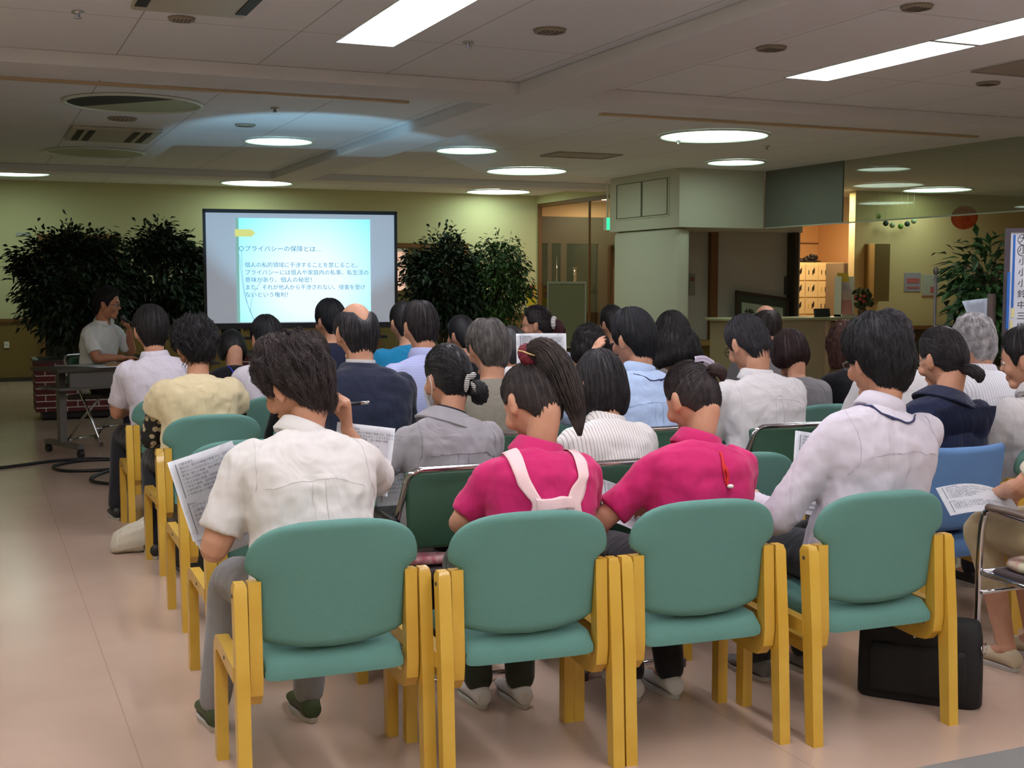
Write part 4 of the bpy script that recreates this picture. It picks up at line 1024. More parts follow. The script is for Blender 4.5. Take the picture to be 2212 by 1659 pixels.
    for s, key in ((-1, 'L'), (1, 'R')):
        Sx, Ex, Wx = jt[key][:3]
        ell(bm, Sx+Vector((-s*.01, 0, -.01)), (.066*bw, .068*bw, .066*bw))
        if sleeve == 'short':
            e = Sx.lerp(Ex, .80); tube(bm, smooth_path([Sx+Vector((-s*.05, 0, .015)), Sx, Sx.lerp(Ex, .4), e], 5), [.066*bw+.0*i-(.004*i/15) for i in range(16)], 20)
        elif sleeve == 'cap':
            e = Sx.lerp(Ex, .42); tube(bm, smooth_path([Sx+Vector((-s*.05, 0, .015)), Sx, e], 6), [.062*bw]*8+[.072*bw]*5, 20)
        else:
            limb(bm, [Sx, (Sx+Ex)/2, Ex, Ex.lerp(Wx, .4), Ex.lerp(Wx, .94)], [.066*bw, .060*bw, .053*bw, .048*bw, .036*bw], 18, 4)
    shirt = obj('shirt', bm, tm, root); remesh(shirt, {2: .007, 1: .009, 0: .013}[near], 5); wrinkle(shirt, .021 if near else .012, .08)
    # collar
    ax = (base-N0).normalized(); u = Vector((1, 0, 0)); u = (u-ax*u.dot(ax)).normalized(); f_ = ax.cross(u)*-1
    if f_.y < 0: f_ = -f_
    cen = N0+ax*.008
    if collar in ('shirt', 'polo', 'wide', 'jacket'):
        pr = {'shirt': [(.058, -.02), (.056, .036), (.060, .041), (.068, .036), (.083, -.006), (.080, -.012), (.070, -.004)],
              'polo': [(.060, -.02), (.057, .034), (.061, .040), (.069, .036), (.090, -.010), (.086, -.016), (.074, -.004)],
              'wide': [(.064, -.03), (.064, .020), (.070, .026), (.084, .018), (.128, -.030), (.124, -.036), (.090, -.018)],
              'jacket': [(.060, -.03), (.060, .016), (.066, .020), (.076, .014), (.100, -.026), (.096, -.032), (.08, -.02)]}[collar]
        rings = []
        for k in range(33):
            a = R(24+312*k/32); ca, sa = math.cos(a), math.sin(a)
            dip = -.018*max(0, ca)**2
            rings.append([cen+ax*(z+dip+(.006 if r > .07 else 0)*max(0, ca))+f_*(r*hs*1.02*ca)+u*(r*hs*sa) for r, z in pr])
        bm = BM(); loft(bm, rings); cl = obj('collar', bm, (collar_m.get(id(tm)) or tm), shirt, auto=60)
    if collar == 'jacket':
        rings = []
        for k in range(33):
            a = R(24+312*k/32); ca, sa = math.cos(a), math.sin(a)
            rings.append([cen+ax*z+f_*(r*hs*ca)+u*(r*hs*sa) for r, z in [(.055, -.02), (.054, .034), (.060, .034), (.062, -.02)]])
        bm = BM(); loft(bm, rings); obj('shirt_collar', bm, M_wshirt, root, auto=60)
    # hair
    ho, cap = build_hair(M, hair or {}, hash_(label), root)
    return dict(root=root, M=M, shirt=shirt, N=N0, spine=spine, cap=cap, jt=jt, shc=shc, body=body, hair=ho, cen=cen, ax=ax, f=f_, u=u, hs=hs, bw=bw)
collar_m = {}
def hash_(s): return sum(ord(c)*(i+1) for i, c in enumerate(s)) % 997
M_wshirt = cloth('white_shirt_cotton', (214, 212, 213))
M_wshirt2 = cloth('ivory_white_shirt_cotton', (220, 217, 213))
M_lav = cloth('pale_lavender_white_cotton', (206, 201, 211))
M_pants = cloth('dark_trousers', (38, 38, 44))
M_shoe = mat('dark_shoe_leather', (36, 34, 34), .5)
M_navy = cloth('navy_wool_jacket', (34, 40, 60), wr=.5)
M_pink = cloth('magenta_polo_knit', (200, 40, 106), .85, .6)
def seam(P, m, pts, w=.002): return band(P['shirt'], P['shirt'], pts, w*.6, m, 'seam', off=.0006, thick=.0006)
def back_pt(P, x, t, extra=.16):
    c = P['spine'](t); return Vector((c.x+x, c.y-extra, c.z))
M_seamg = mat('shirt_seam_grey', (200, 194, 190), .9)  # seam lines slightly darker than the shirt cloth
def yoke(P, m=M_seamg, t=.74, pleat=True):
    seam(P, m, [back_pt(P, -.17, t-.02), back_pt(P, -.08, t+.015), back_pt(P, 0, t+.02), back_pt(P, .08, t+.015), back_pt(P, .17, t-.02)], .003)
    if pleat:
        for x in (-.017, .02): seam(P, m, [back_pt(P, x, t+.015), back_pt(P, x*1.25, t-.2), back_pt(P, x*1.5, t-.4)], .003)
def armseam(P, m=M_seamg):
    for s in (-1, 1):
        S_ = P['jt']['L' if s < 0 else 'R'][0]
        seam(P, m, [S_+Vector((-s*.02, -.02, .09)), S_+Vector((-s*.015, -.10, .02)), S_+Vector((-s*.02, -.10, -.06)), S_+Vector((-s*.01, -.06, -.11))], .003)
# ================================================================ THE AUDIENCE
def HR(**k): return k
BLK = (24, 23, 24)
POL = (('L', 1), ('R', -1))
# ---- front row, far left: man writing
P1 = person((.90, 3.75, 1.262), (.90, 3.52), 'man in white short sleeve shirt, front row left, head bent, holding a pen', hyaw=34, pitch=26, roll=-6, near=2, hs=1.06, bw=1.06, face=True,
    hair=HR(top=.034, side=.024, amp=.020, strands=1500, mess=.45, fly=.012, over=.06, sw=.0019, col=(46, 38, 38), swirl=.006, keys=[(0, 46), (35, 54), (60, 76), (76, 98), (90, 80), (106, 104), (135, 126), (180, 130)]),
    top=M_wshirt2, back=.07, pants=dict(m=cloth('grey_slacks', (140, 140, 142))), shoe=mat('olive_green_clog', (62, 76, 44), .6), feet=dict(L=((-.17, .40, .49), (-.22, .46, .085)), R=((.10, .43, .49), (.08, .42, .085))),
    arms=dict(L=dict(E=(-.275, .10, .665), W=(-.17, .34, .70), curl=.6), R=dict(E=(.28, .26, .80), W=(.185, .30, .975), d=(-.12, -.22, 1), n=(-1, -.1, -.1), side=(-.2, .9, 0), curls=[1.05, 1.15, 1.3, 1.4])))
yoke(P1, t=.76); armseam(P1)
hp = P1['jt']['R'][2]+Vector((-.008, -.025, .078))
root = empty('ballpoint_pen', (0, 0, 0), 0, 'black and silver ballpoint pen held up in the hand of the writing man', 'pen')
bm = BM(); o0 = Vector((.90, 3.52, 0))+hp; root.location = o0
tube(bm, [(-.07, .02, -.006), (-.06, .018, -.005)], [.001, .004], 12); tube(bm, [(-.06, .018, -.005), (.045, -.012, .004)], .0052, 14); obj('barrel', bm, M_black, root)
bm = BM(); tube(bm, [(.045, -.012, .004), (.066, -.018, .006), (.072, -.020, .0065)], [.0055, .0055, .004], 14); tube(bm, [(.0, .001, .0), (.003, 0, .0)], .006, 14); obj('cap', bm, M_chrome, root)
# ---- front row, second: woman in pink polo and apron
P2 = person((1.62, 3.57, 1.192), (1.565, 3.43), 'woman in magenta polo with pink apron straps and high ponytail', hyaw=14, pitch=34, roll=4, near=1, bw=.93, hs=1.05, yaw=-4, back=.075,
    hair=HR(keys=TIED, nape=.02, top=.010, side=.008, strands=900, tie=(0, -.35, .9), sw=.0014, col=(40, 33, 32)), top=M_pink, collar='polo', pants=dict(m=cloth('dark_olive_trousers', (56, 62, 52))), shoe=mat('white_sneaker', (216, 212, 210), .6),
    feet=dict(L=((-.10, .43, .49), (-.05, .40, .085)), R=((.10, .43, .49), (.085, .36, .085))), arms=dict(L=dict(E=(-.205, .10, .70), W=(-.12, .34, .66)), R=dict(E=(.205, .10, .70), W=(.12, .34, .66))))
def tail(P, pts, rad, name, col, strands=200, spread=1.0, sw=.0016, rootpart=None, seed=3):
    rnd = random.Random(seed); bm = BM(); q = [P['M'] @ Vector(p) for p in pts]; path = smooth_path(q, 5); m = len(pts)-1; rr = []
    for i in range(len(path)):
        f = i/5; k = min(int(f), m-1); rr.append(rad[k]+(rad[k+1]-rad[k])*(f-k))
    tube(bm, path, [r*.8 for r in rr], 16)
    fr_ = frames(path)
    for k in range(strands):
        a = rnd.uniform(0, 6.28); s_ = rnd.randint(0, 4); e_ = min(len(path)-1, s_+rnd.randint(8, len(path))); pp = []
        for i in range(s_, e_+1, 2):
            p, d, u, v = fr_[i]; aa = a+.02*i; r_ = rr[i]*rnd.uniform(.84, 1.0)*spread; pp.append(p+u*r_*math.cos(aa)+v*r_*math.sin(aa))
        if len(pp) > 2: tube(bm, pp, [sw*.5]+[sw]*(len(pp)-2)+[sw*.2], 4, cap=False)
    return obj(name, bm, hair_mat(col), rootpart or P['root'])
tail(P2, [(.0, -.060, .100), (.004, -.085, .132), (.024, -.108, .120), (.045, -.118, .060), (.060, -.112, -.015), (.074, -.095, -.085), (.070, -.08, -.155)], [.018, .030, .040, .044, .040, .028, .006], 'ponytail', (44, 36, 34), 420, 1.12)
bm = BM()
for k in range(14):
    a = k*.4488; c = P2['M'] @ Vector((.026*math.cos(a)-.002, -.068+.006*math.sin(a)-.006*math.sin(a), .128+.024*math.sin(a)))
    ell(bm, c, (.020, .020, .017), (a, a*.5, 0), 10, 8)
s2 = obj('scrunchie', bm, mat('burgundy_velvet', (104, 14, 32), .75, bump=(60, .5)), P2['root'])
bm = BM(); tube(bm, smooth_path([P2['M'] @ Vector(p) for p in [(-.048, -.075, .140), (-.044, -.09, .128), (-.030, -.098, .115), (-.012, -.1, .108)]], 4), .0022, 6); obj('gold_piping', bm, mat('gold_piping', (220, 190, 130), .5), s2)
M_apron = mat('pale_pink_apron', (240, 206, 208), .8, bump=(200, .15))
for s in (-1, 1):
    S_ = P2['jt']['L' if s < 0 else 'R'][0]
    band(P2['root'], P2['shirt'], [S_+Vector((-s*.055, .03, .09)), S_+Vector((-s*.055, -.07, .05)), back_pt(P2, s*.100, .82), back_pt(P2, s*.066, .68), back_pt(P2, s*.082, .5), back_pt(P2, s*.10, .3)], .055, M_apron, 'apron_strap', off=.004, wv=(0, 1, 0))
band(P2['root'], P2['shirt'], [back_pt(P2, -.07, .665), back_pt(P2, 0, .670), back_pt(P2, .07, .675)], .055, M_apron, 'apron_strap', off=.005, wv=(0, 1, 0))
# ---- front row, third
P3 = person((2.17, 3.50, 1.183), (2.085, 3.39), 'woman in plain magenta polo with a red cord down her back', hyaw=8, pitch=26, near=1, bw=.94, yaw=-4, back=.075,
    hair=HR(keys=TIED, top=.012, side=.007, strands=1000, tie=(.25, -.75, .5), sw=.0014, col=(42, 35, 36)), top=M_pink, collar='polo', pants=dict(m=M_pants), shoe=MATS['white_sneaker'],
    feet=dict(L=((-.10, .42, .49), (-.05, .30, .085)), R=((.10, .43, .49), (.09, .28, .085))), arms=dict(L=dict(E=(-.27, .06, .68), W=(-.24, .22, .58)), R=dict(E=(.25, .12, .70), W=(.12, .34, .66))))
tail(P3, [(.02, -.085, .06), (.035, -.112, .06), (.052, -.115, .045), (.055, -.105, .02)], [.018, .022, .020, .006], 'hair_knot', (46, 34, 34), 160)
bm = BM(); path = smooth_path([P3['M'] @ Vector(p) for p in [(-.012, -.078, .112), (.02, -.090, .108), (.052, -.092, .088)]], 6); rows = [[p+Vector((0, -.004, -.009)), p+Vector((0, -.008, .0)), p+Vector((0, -.003, .010))] for p in path]
loft(bm, rows, cap=False, closed=False); bmesh.ops.solidify(bm, geom=bm.faces[:], thickness=.003); obj('hair_clip', bm, mat('lavender_clip', (206, 196, 214), .3), P3['root'])
M_redc = mat('red_cord', (214, 36, 30), .6)
band(P3['root'], P3['shirt'], [back_pt(P3, .015, .98, .12), back_pt(P3, .022, .90), back_pt(P3, .032, .82), back_pt(P3, .042, .72)], .007, M_redc, 'neck_cord', off=.004, thick=.003)
band(P3['root'], P3['shirt'], [back_pt(P3, .015, .98, .12), back_pt(P3, .017, .88), back_pt(P3, .024, .80), back_pt(P3, .040, .72)], .004, M_redc, 'neck_cord', off=.004, thick=.003)
for t, x in ((.975, .015), (.71, .043)):
    bm = BM(); c = back_pt(P3, x, t, .132 if t < .9 else .096); ell(bm, c, (.011, .008, .007)); obj('cord_bead', bm, M_white, P3['root'])
# ---- front row, right end
P4 = person((2.83, 3.38, 1.309), (2.69, 3.30), 'man in pale long sleeve shirt with black hair and navy lanyard, front row right', hyaw=2, pitch=10, near=1, bw=1.10, hs=1.08, face=True,
    hair=HR(top=.036, side=.028, amp=.008, strands=1500, mess=.35, over=.03, fly=.003, sw=.0018, col=(26, 26, 28), swirl=.004, keys=[(0, 50), (30, 62), (55, 84), (76, 92), (90, 88), (106, 108), (135, 122), (180, 126)]),
    top=M_lav, sleeve='long', pants=dict(m=cloth('charcoal_slacks', (52, 54, 58))), shoe=mat('grey_sneaker', (120, 118, 120), .6), back=.06,
    arms=dict(L=dict(E=(-.275, .06, .665), W=(-.235, .28, .68), curl=.8), R=dict(E=(.30, .10, .70), W=(.10, .32, .66))))
glasses(P4['M'], P4['root'], mat('silver_glasses', (170, 172, 176), .2, 1)); yoke(P4, mat('seam_violet', (176, 168, 184), .9), t=.72, pleat=False); armseam(P4, MATS['seam_violet'])
M_navyc = mat('navy_lanyard', (30, 38, 84), .6)
band(P4['root'], P4['shirt'], [back_pt(P4, -.11, .955, .03), back_pt(P4, -.05, .945, .09), back_pt(P4, .02, .935, .12), back_pt(P4, .09, .945, .06)], .008, M_navyc, 'lanyard', off=.003, thick=.003)
# ---- second row
P5 = person((1.65, 4.41, 1.202), (1.58, 4.24), 'woman in a grey blouse and face mask, bun tied with checked ribbon', hyaw=14, pitch=8, near=1, bw=.95, hs=1.0, sleeve='long',
    hair=HR(keys=TIED, top=.016, side=.012, strands=900, tie=(.25, -.9, -.1), sw=.0015, col=(28, 28, 30), rough=.3), top=cloth('grey_blouse', (150, 148, 152)), collar='wide', arms=dict(L=dict(E=(-.28, .10, .70), W=(-.15, .32, .72))))
tail(P5, [(.045, -.075, -.045), (.055, -.115, -.05), (.065, -.105, -.08), (.04, -.09, -.085)], [.026, .038, .034, .012], 'hair_bun', (26, 26, 28), 160)
bm = BM()
for c, r_, rr in (((.0, -.125, -.025), (.012, .006, .035), 15), ((.025, -.125, .0), (.024, .006, .012), -20), ((.03, -.13, -.045), (.010, .006, .028), -30)):
    vs = ell(bm, c, r_, (0, R(rr), 0), 12, 8)
xf(bm, bm.verts, P5['M']); obj('hair_ribbon', bm, lines_mat('checked_ribbon', (60, 60, 62), (210, 208, 200), 2, 150, .5), P5['root'])
bm = BM(); rows = []
for i in range(7):
    z = -.002-.100*i/6; w_ = .060-.012*abs(i-2)/4
    rows.append([P5['M'] @ Vector((w_*math.sin(R(-78+156*j/10))*1.12, .030+.082*math.cos(R(-78+156*j/10))+.012*math.sin(math.pi*i/6), z)) for j in range(11)])
loft(bm, rows, cap=False, closed=False); bmesh.ops.solidify(bm, geom=bm.faces[:], thickness=.0015)
mk = obj('face_mask', bm, mat('white_mask', (232, 234, 236), .8), P5['root'])
bm = BM()
for s in (-1, 1):
    tube(bm, smooth_path([P5['M'] @ Vector(p) for p in [(s*.066, .048, -.012), (s*.082, .01, .012), (s*.096, -.022, .012), (s*.094, -.030, -.02), (s*.078, .0, -.055), (s*.062, .045, -.085)]], 4), .0014, 5)
obj('ear_loop', bm, MATS['white_mask'], mk); armseam(P5, mat('grey_seam', (112, 110, 114), .9)); yoke(P5, MATS['grey_seam'], t=.72)
bm = BM(); rings = [[P5['cen']+P5['ax']*z+P5['f']*(r*math.cos(k*.3927))+P5['u']*(r*math.sin(k*.3927)) for k in range(16)] for r, z in ((.066, -.02), (.062, .03), (.058, .034), (.058, -.02))]
loft(bm, rings); obj('inner_collar', bm, mat('navy_inner_collar', (24, 26, 40), .8), P5['root'])
P6 = person((2.26, 4.32, 1.172), (2.20, 4.14), 'woman with a straight bob in a white blouse with grey stripes', hyaw=6, pitch=16, near=1, bw=.96, hs=1.04,
    hair=HR(keys=BOB, top=.018, side=.014, strands=1600, hang=.125, flare=.07, tuck=.28, mess=.05, over=.0, sw=.0016, col=(34, 32, 34), rough=.3), top=lines_mat('striped_blouse', (228, 224, 220), (180, 174, 178), 0, 84, .24, .85), sleeve='short')
# ---- third row and beyond
P9 = person((1.59, 5.42, 1.358), (1.59, 5.22), 'bald crowned man with glasses in a dark navy suit jacket and white collar', hyaw=6, pitch=6, near=1, bw=1.1, hs=1.10, sleeve='long', top=M_navy, collar='jacket',
    hair=HR(top=.008, side=.012, strands=900, col=(40, 38, 42), bald=[(0, 64), (40, 60), (90, 46), (140, 50), (180, 70)], keys=[(0, 66), (40, 66), (60, 78), (76, 98), (90, 80), (106, 98), (135, 122), (180, 130)], sw=.0014, mess=.1, over=.02))
glasses(P9['M'], P9['root'], M_chrome)
P10 = person((2.12, 6.06, 1.350), (2.12, 5.88), 'man with cropped hair in a pale blue checked shirt', hyaw=4, pitch=8, near=0, hs=1.06, bw=1.05,
    hair=HR(top=.012, side=.009, strands=500, col=(34, 30, 32), mess=.05, over=.0, bald=[(0, 0), (130, 3), (180, 22)]), top=lines_mat('blue_check_shirt', (196, 204, 232), (120, 128, 200), 2, 240, .4, .85), sleeve='long')
P12 = person((2.17, 5.27, 1.280), (2.13, 5.10), 'grey haired man with a thinning crown in an olive grey shirt', hyaw=2, pitch=14, near=0, hs=1.08, bw=1.05, collar='none',
    hair=HR(top=.014, side=.020, strands=1100, col=(72, 68, 66), mess=.2, over=.05, bald=[(0, 0), (120, 5), (180, 30)], sw=.0017), top=cloth('olive_grey_shirt', (128, 124, 112)), sleeve='long')
P11 = person((2.88, 5.18, 1.308), (2.86, 4.98), 'man in a light blue shirt resting his cheek on his left hand', hyaw=16, pitch=12, near=1, bw=1.06, hs=1.08, sleeve='long',
    hair=HR(top=.024, side=.020, strands=1100, col=(26, 26, 30), mess=.1, over=.03), top=cloth('light_blue_shirt', (176, 198, 232)),
    arms=dict(L=dict(E=(-.30, .26, .82), W=(-.17, .26, 1.03), d=(.15, -.12, 1), n=(1, -.2, 0), curl=.35)))
yoke(P11, mat('blue_seam', (146, 168, 206), .9), t=.74); band(P11['root'], P11['shirt'], [back_pt(P11, -.07, .93, .06), back_pt(P11, 0, .935, .12), back_pt(P11, .08, .92, .08)], .006, M_navyc, 'lanyard')
P8 = person((3.42, 5.02, 1.282), (3.42, 4.86), 'man with black glasses looking down, in a white short sleeve shirt', hyaw=6, pitch=28, near=1, bw=1.14, hs=1.10, face=True, back=.07,
    hair=HR(top=.018, side=.010, strands=1100, col=(38, 36, 40), mess=.12, over=.0, amp=.004), top=M_wshirt, pants=dict(m=M_pants))
glasses(P8['M'], P8['root'], mat('black_glasses', (20, 20, 22), .3)); yoke(P8, t=.80, pleat=True); armseam(P8)
P14 = person((3.74, 4.06, 1.252), (3.62, 3.98), 'woman in a navy hooded blouse seated on the blue chair', hyaw=4, pitch=14, near=1, bw=1.0, hs=1.06, face=True, sleeve='long',
    hair=HR(keys=TIED, top=.016, side=.012, strands=900, tie=(0, -.9, -.35), col=(30, 27, 29)), top=cloth('navy_blouse', (30, 38, 66)), collar='wide')
tail(P14, [(.0, -.085, -.055), (.01, -.125, -.065), (.02, -.150, -.09), (.015, -.150, -.12)], [.018, .026, .028, .010], 'hair_knot', (28, 25, 27), 120)
glasses(P14['M'], P14['root'], MATS['silver_glasses'])
bm = BM(); rows = []
for i in range(8):
    t = .93-.30*i/7; w_ = .16-.05*(i/7)**2
    rows.append([back_pt(P14, w_*(-1+2*j/10), t+.02*math.cos(math.pi*(j-5)/10), .115+.025*math.sin(math.pi*i/7)*math.cos(math.pi*(j-5)/10)) for j in range(11)])
loft(bm, rows, cap=False, closed=False); bmesh.ops.solidify(bm, geom=bm.faces[:], thickness=.006); obj('hood', bm, cloth('navy_blouse', (30, 38, 66)), P14['root'])
P16 = person((4.22, 4.07, 1.236), (4.22, 4.05), 'person in a white short sleeve shirt cut off by the right edge', hyaw=30, pitch=12, near=1, face=True, hs=1.04,
    hair=HR(top=.022, side=.016, strands=500, col=(30, 28, 30), mess=.2), top=M_wshirt, pants=dict(m=M_pants)); armseam(P16)
P15 = person((4.68, 4.86, 1.272), (4.66, 4.70), 'grey haired man in a white shirt with a striped collar beside the whiteboard', hyaw=2, pitch=8, near=0, hs=1.06,
    hair=HR(top=.022, side=.016, amp=.008, strands=1200, col=(150, 148, 150), mess=.5, fly=.006, sw=.0018), top=lines_mat('fine_striped_white_shirt', (226, 226, 232), (190, 192, 206), 0, 70, .25, .85))
yoke(P15, t=.76)
# pants-only neighbour at the right edge of the front row
P17 = person((3.62, 3.22, 1.24), (3.60, 3.12), 'woman in tan cropped trousers and red flat shoes on the chrome armchair', hyaw=10, pitch=20, near=2, bw=.92,
    hair=HR(keys=BOB, hang=.1, col=(40, 34, 32)), top=cloth('beige_top', (206, 196, 176)), pants=dict(m=cloth('tan_cropped_trousers', (176, 158, 122)), len=.50), shoe=mat('beige_flats', (206, 190, 160), .5),
    feet=dict(L=((-.07, .47, .50), (-.10, .30, .075)), R=((.12, .48, .50), (.10, .36, .075))), arms=dict(L=dict(E=(-.22, .14, .72), W=(-.10, .36, .655), d=(-.5, .8, -.1), n=(0, 0, -1), side=(1, .3, 0), curl=.4), R=dict(E=(.24, .12, .72), W=(.10, .34, .66))))
bm = BM()
for key in 'LR': an = P17['jt'][key][5]; ell(bm, (an.x, an.y+.145, .038), (.040, .045, .024))
obj('toe_cap', bm, mat('red_toe', (170, 34, 44), .4), P17['root'])
# people further back, each with own look
far = [
 ('woman with short curly black hair in a cream top with leaf print cuffs', (1.06, 6.57, 1.238), (1.04, 6.42), 4, 24, 1.08, 1.06, HR(top=.035, side=.034, amp=.030, freq=30, strands=900, mess=1.2, fly=.010, over=.08, sw=.002, col=(24, 22, 24)), cloth('cream_top', (214, 200, 160)), 'cap', 'none', 1),
 ('man with thick black hair in a white shirt at the far left', (.98, 7.66, 1.296), (1.02, 7.50), 4, 10, 1.04, 1.12, HR(top=.022, side=.018, strands=500, col=(24, 22, 22), mess=.1), M_lav, 'short', 'shirt', 1),
 ('person with brown black hair in black, just behind the head of the writing man', (1.66, 6.50, 1.178), (1.64, 6.36), 6, 14, .95, 1.0, HR(keys=BOB, hang=.09, top=.018, side=.014, strands=400, col=(44, 34, 30)), cloth('black_top', (24, 24, 28)), 'long', 'none', 0),
 ('man in a lavender white shirt seen against the lower left of the screen', (1.63, 7.47, 1.238), (1.63, 7.32), 10, 8, 1.02, 1.06, HR(top=.018, side=.014, strands=400, col=(22, 22, 26)), M_lav, 'short', 'shirt', 0),
 ('dark haired man in navy before the lower right of the screen', (2.09, 7.71, 1.328), (2.06, 7.54), 18, 4, 1.05, 1.04, HR(top=.02, side=.016, strands=400, col=(18, 20, 26)), cloth('dark_navy_top', (28, 34, 56)), 'long', 'none', 0),
 ('person bent low in black with a thin blue neck cord', (1.63, 8.56, 1.12), (1.60, 8.34), 0, 40, 1.0, 1.04, HR(keys=BOB, hang=.08, top=.018, side=.016, col=(18, 18, 20)), cloth('black_top', (24, 24, 28)), 'long', 'none', 0),
 ('person in white nearest to the lecturer, head mostly hidden', (1.17, 9.05, 1.165), (1.26, 8.90), 0, 20, 1.0, 1.0, HR(top=.018, side=.014, col=(28, 26, 26)), M_lav, 'short', 'shirt', 0),
 ('person in a turquoise blue top, head hidden behind the checked shirt man', (2.50, 7.46, 1.315), (2.52, 7.34), 6, 6, 1.16, 1.02, HR(top=.018, side=.014, col=(20, 20, 22)), cloth('turquoise_top', (24, 124, 168)), 'short', 'none', 0),
 ('person with black hair and one ear showing, right of the checked shirt man', (2.93, 7.57, 1.22), (2.93, 7.42), 22, 6, .95, 1.0, HR(top=.018, side=.014, col=(20, 20, 24)), cloth('black_top', (24, 24, 28)), 'long', 'none', 0),
 ('person in a white polo with a blue collar stripe, mostly hidden', (2.79, 6.42, 1.190), (2.77, 6.28), 8, 8, .95, 1.0, HR(top=.016, side=.012, col=(34, 32, 34)), M_wshirt, 'short', 'polo', 0),
 ('woman with glasses and a long ponytail in a pale lilac blouse, face turned left', (3.46, 7.54, 1.282), (3.49, 7.40), 52, 4, .95, 1.0, HR(keys=TIED, top=.016, side=.014, strands=300, tie=(0, -1, .1), col=(26, 20, 22)), cloth('pale_lilac_blouse', (160, 166, 190)), 'long', 'shirt', 1),
 ('person with dark hair farthest back, behind the man resting his cheek', (4.16, 7.79, 1.273), (4.14, 7.65), 10, 6, 1.0, 1.0, HR(top=.02, side=.016, col=(22, 20, 20)), cloth('black_top', (24, 24, 28)), 'long', 'none', 0),
 ('person with bushy black hair left of the man resting his cheek', (3.42, 6.68, 1.180), (3.42, 6.52), 0, 16, .95, 1.04, HR(keys=BOB, hang=.09, top=.022, side=.024, amp=.012, strands=400, mess=.3, col=(22, 20, 20)), cloth('dark_grey_top', (50, 50, 54)), 'short', 'none', 0),
 ('woman with black hair and a small hair clip in a grey cardigan', (3.88, 6.49, 1.262), (3.86, 6.34), 0, 12, 1.05, 1.08, HR(keys=BOB, hang=.07, top=.02, side=.018, strands=300, col=(22, 20, 22)), cloth('grey_cardigan', (120, 116, 116)), 'short', 'none', 0),
 ('person with feathery black bob in a black top', (3.39, 5.61, 1.212), (3.36, 5.45), 2, 18, 1.0, 1.12, HR(keys=BOB, hang=.07, tuck=.1, flare=.12, top=.022, side=.022, amp=.006, strands=700, mess=.2, over=.04, col=(20, 18, 18)), cloth('black_top', (24, 24, 28)), 'short', 'none', 0),
 ('bald topped man in a grey shirt by the reception counter', (4.80, 6.84, 1.300), (4.66, 6.70), -8, 6, 1.1, 1.08, HR(top=.008, side=.012, strands=250, col=(34, 28, 26), bald=[(0, 62), (60, 60), (140, 44), (180, 46)], keys=[(0, 64), (40, 66), (60, 78), (76, 98), (90, 80), (106, 98), (135, 122), (180, 130)]), cloth('grey_shirt', (118, 116, 118)), 'short', 'none', 0),
 ('person with a rounded dark brown bob behind the man in glasses', (4.23, 5.79, 1.174), (4.22, 5.64), 0, 14, .95, 1.04, HR(keys=BOB, hang=.085, top=.018, side=.016, tuck=.35, strands=500, mess=.04, col=(40, 26, 26)), cloth('grey_shirt', (118, 116, 118)), 'short', 'none', 0),
 ('woman with wavy reddish brown hair in a black short sleeve top', (4.72, 5.92, 1.207), (4.66, 5.76), -4, 8, .95, 1.04, HR(keys=BOB, hang=.14, top=.02, side=.018, amp=.012, tuck=.1, strands=500, mess=.3, col=(62, 38, 30)), cloth('black_top', (24, 24, 28)), 'short', 'none', 0),
 ('man with greying dark hair in a white shirt, behind the lanyard man', (4.34, 5.09, 1.292), (4.28, 4.94), 0, 10, 1.14, 1.10, HR(top=.022, side=.018, amp=.008, strands=600, mess=.3, col=(58, 54, 58)), M_wshirt, 'short', 'shirt', 0),
]
FP = []
for lb, T_, H_, hy_, pi_, bw_, hs_, hr_, tp_, sl_, cl_, nr_ in far:
    FP.append(person(T_, H_, lb, hyaw=hy_, pitch=pi_, bw=bw_, hs=hs_, hair=hr_, top=tp_, sleeve=sl_, collar=cl_, near=nr_,
        feet={0: dict(L=((-.17, .40, .49), (-.20, .20, .085))), 1: dict(L=((-.20, .36, .49), (-.25, .30, .085)))}.get(len(FP))))
# leaf print cuffs of the cream top woman
C = FP[0]; M_leafp = mat('leaf_print', (26, 28, 28), .8); N, L, b = nodes_of(M_leafp)
vo = N.new('ShaderNodeTexVoronoi'); vo.inputs['Scale'].default_value = 26; tc = N.new('ShaderNodeTexCoord'); L.new(tc.outputs['Object'], vo.inputs['Vector'])
gt = N.new('ShaderNodeMath'); gt.operation = 'LESS_THAN'; gt.inputs[1].default_value = .42; L.new(vo.outputs['Distance'], gt.inputs[0])
mx = N.new('ShaderNodeMix'); mx.data_type = 'RGBA'; mx.inputs[6].default_value = lin((26, 28, 28))+(1,); mx.inputs[7].default_value = lin((176, 164, 132))+(1,); L.new(gt.outputs[0], mx.inputs[0]); L.new(mx.outputs[2], b.inputs['Base Color'])
for key in 'LR':
    S_, E_, W_ = C['jt'][key][:3]
    bm = BM(); tube(bm, smooth_path([S_.lerp(E_, .38), S_.lerp(E_, .8), E_, E_.lerp(W_, .3)], 5), .055, 18); o = obj('printed_sleeve', bm, M_leafp, C['root'], label='black and beige leaf print sleeve')
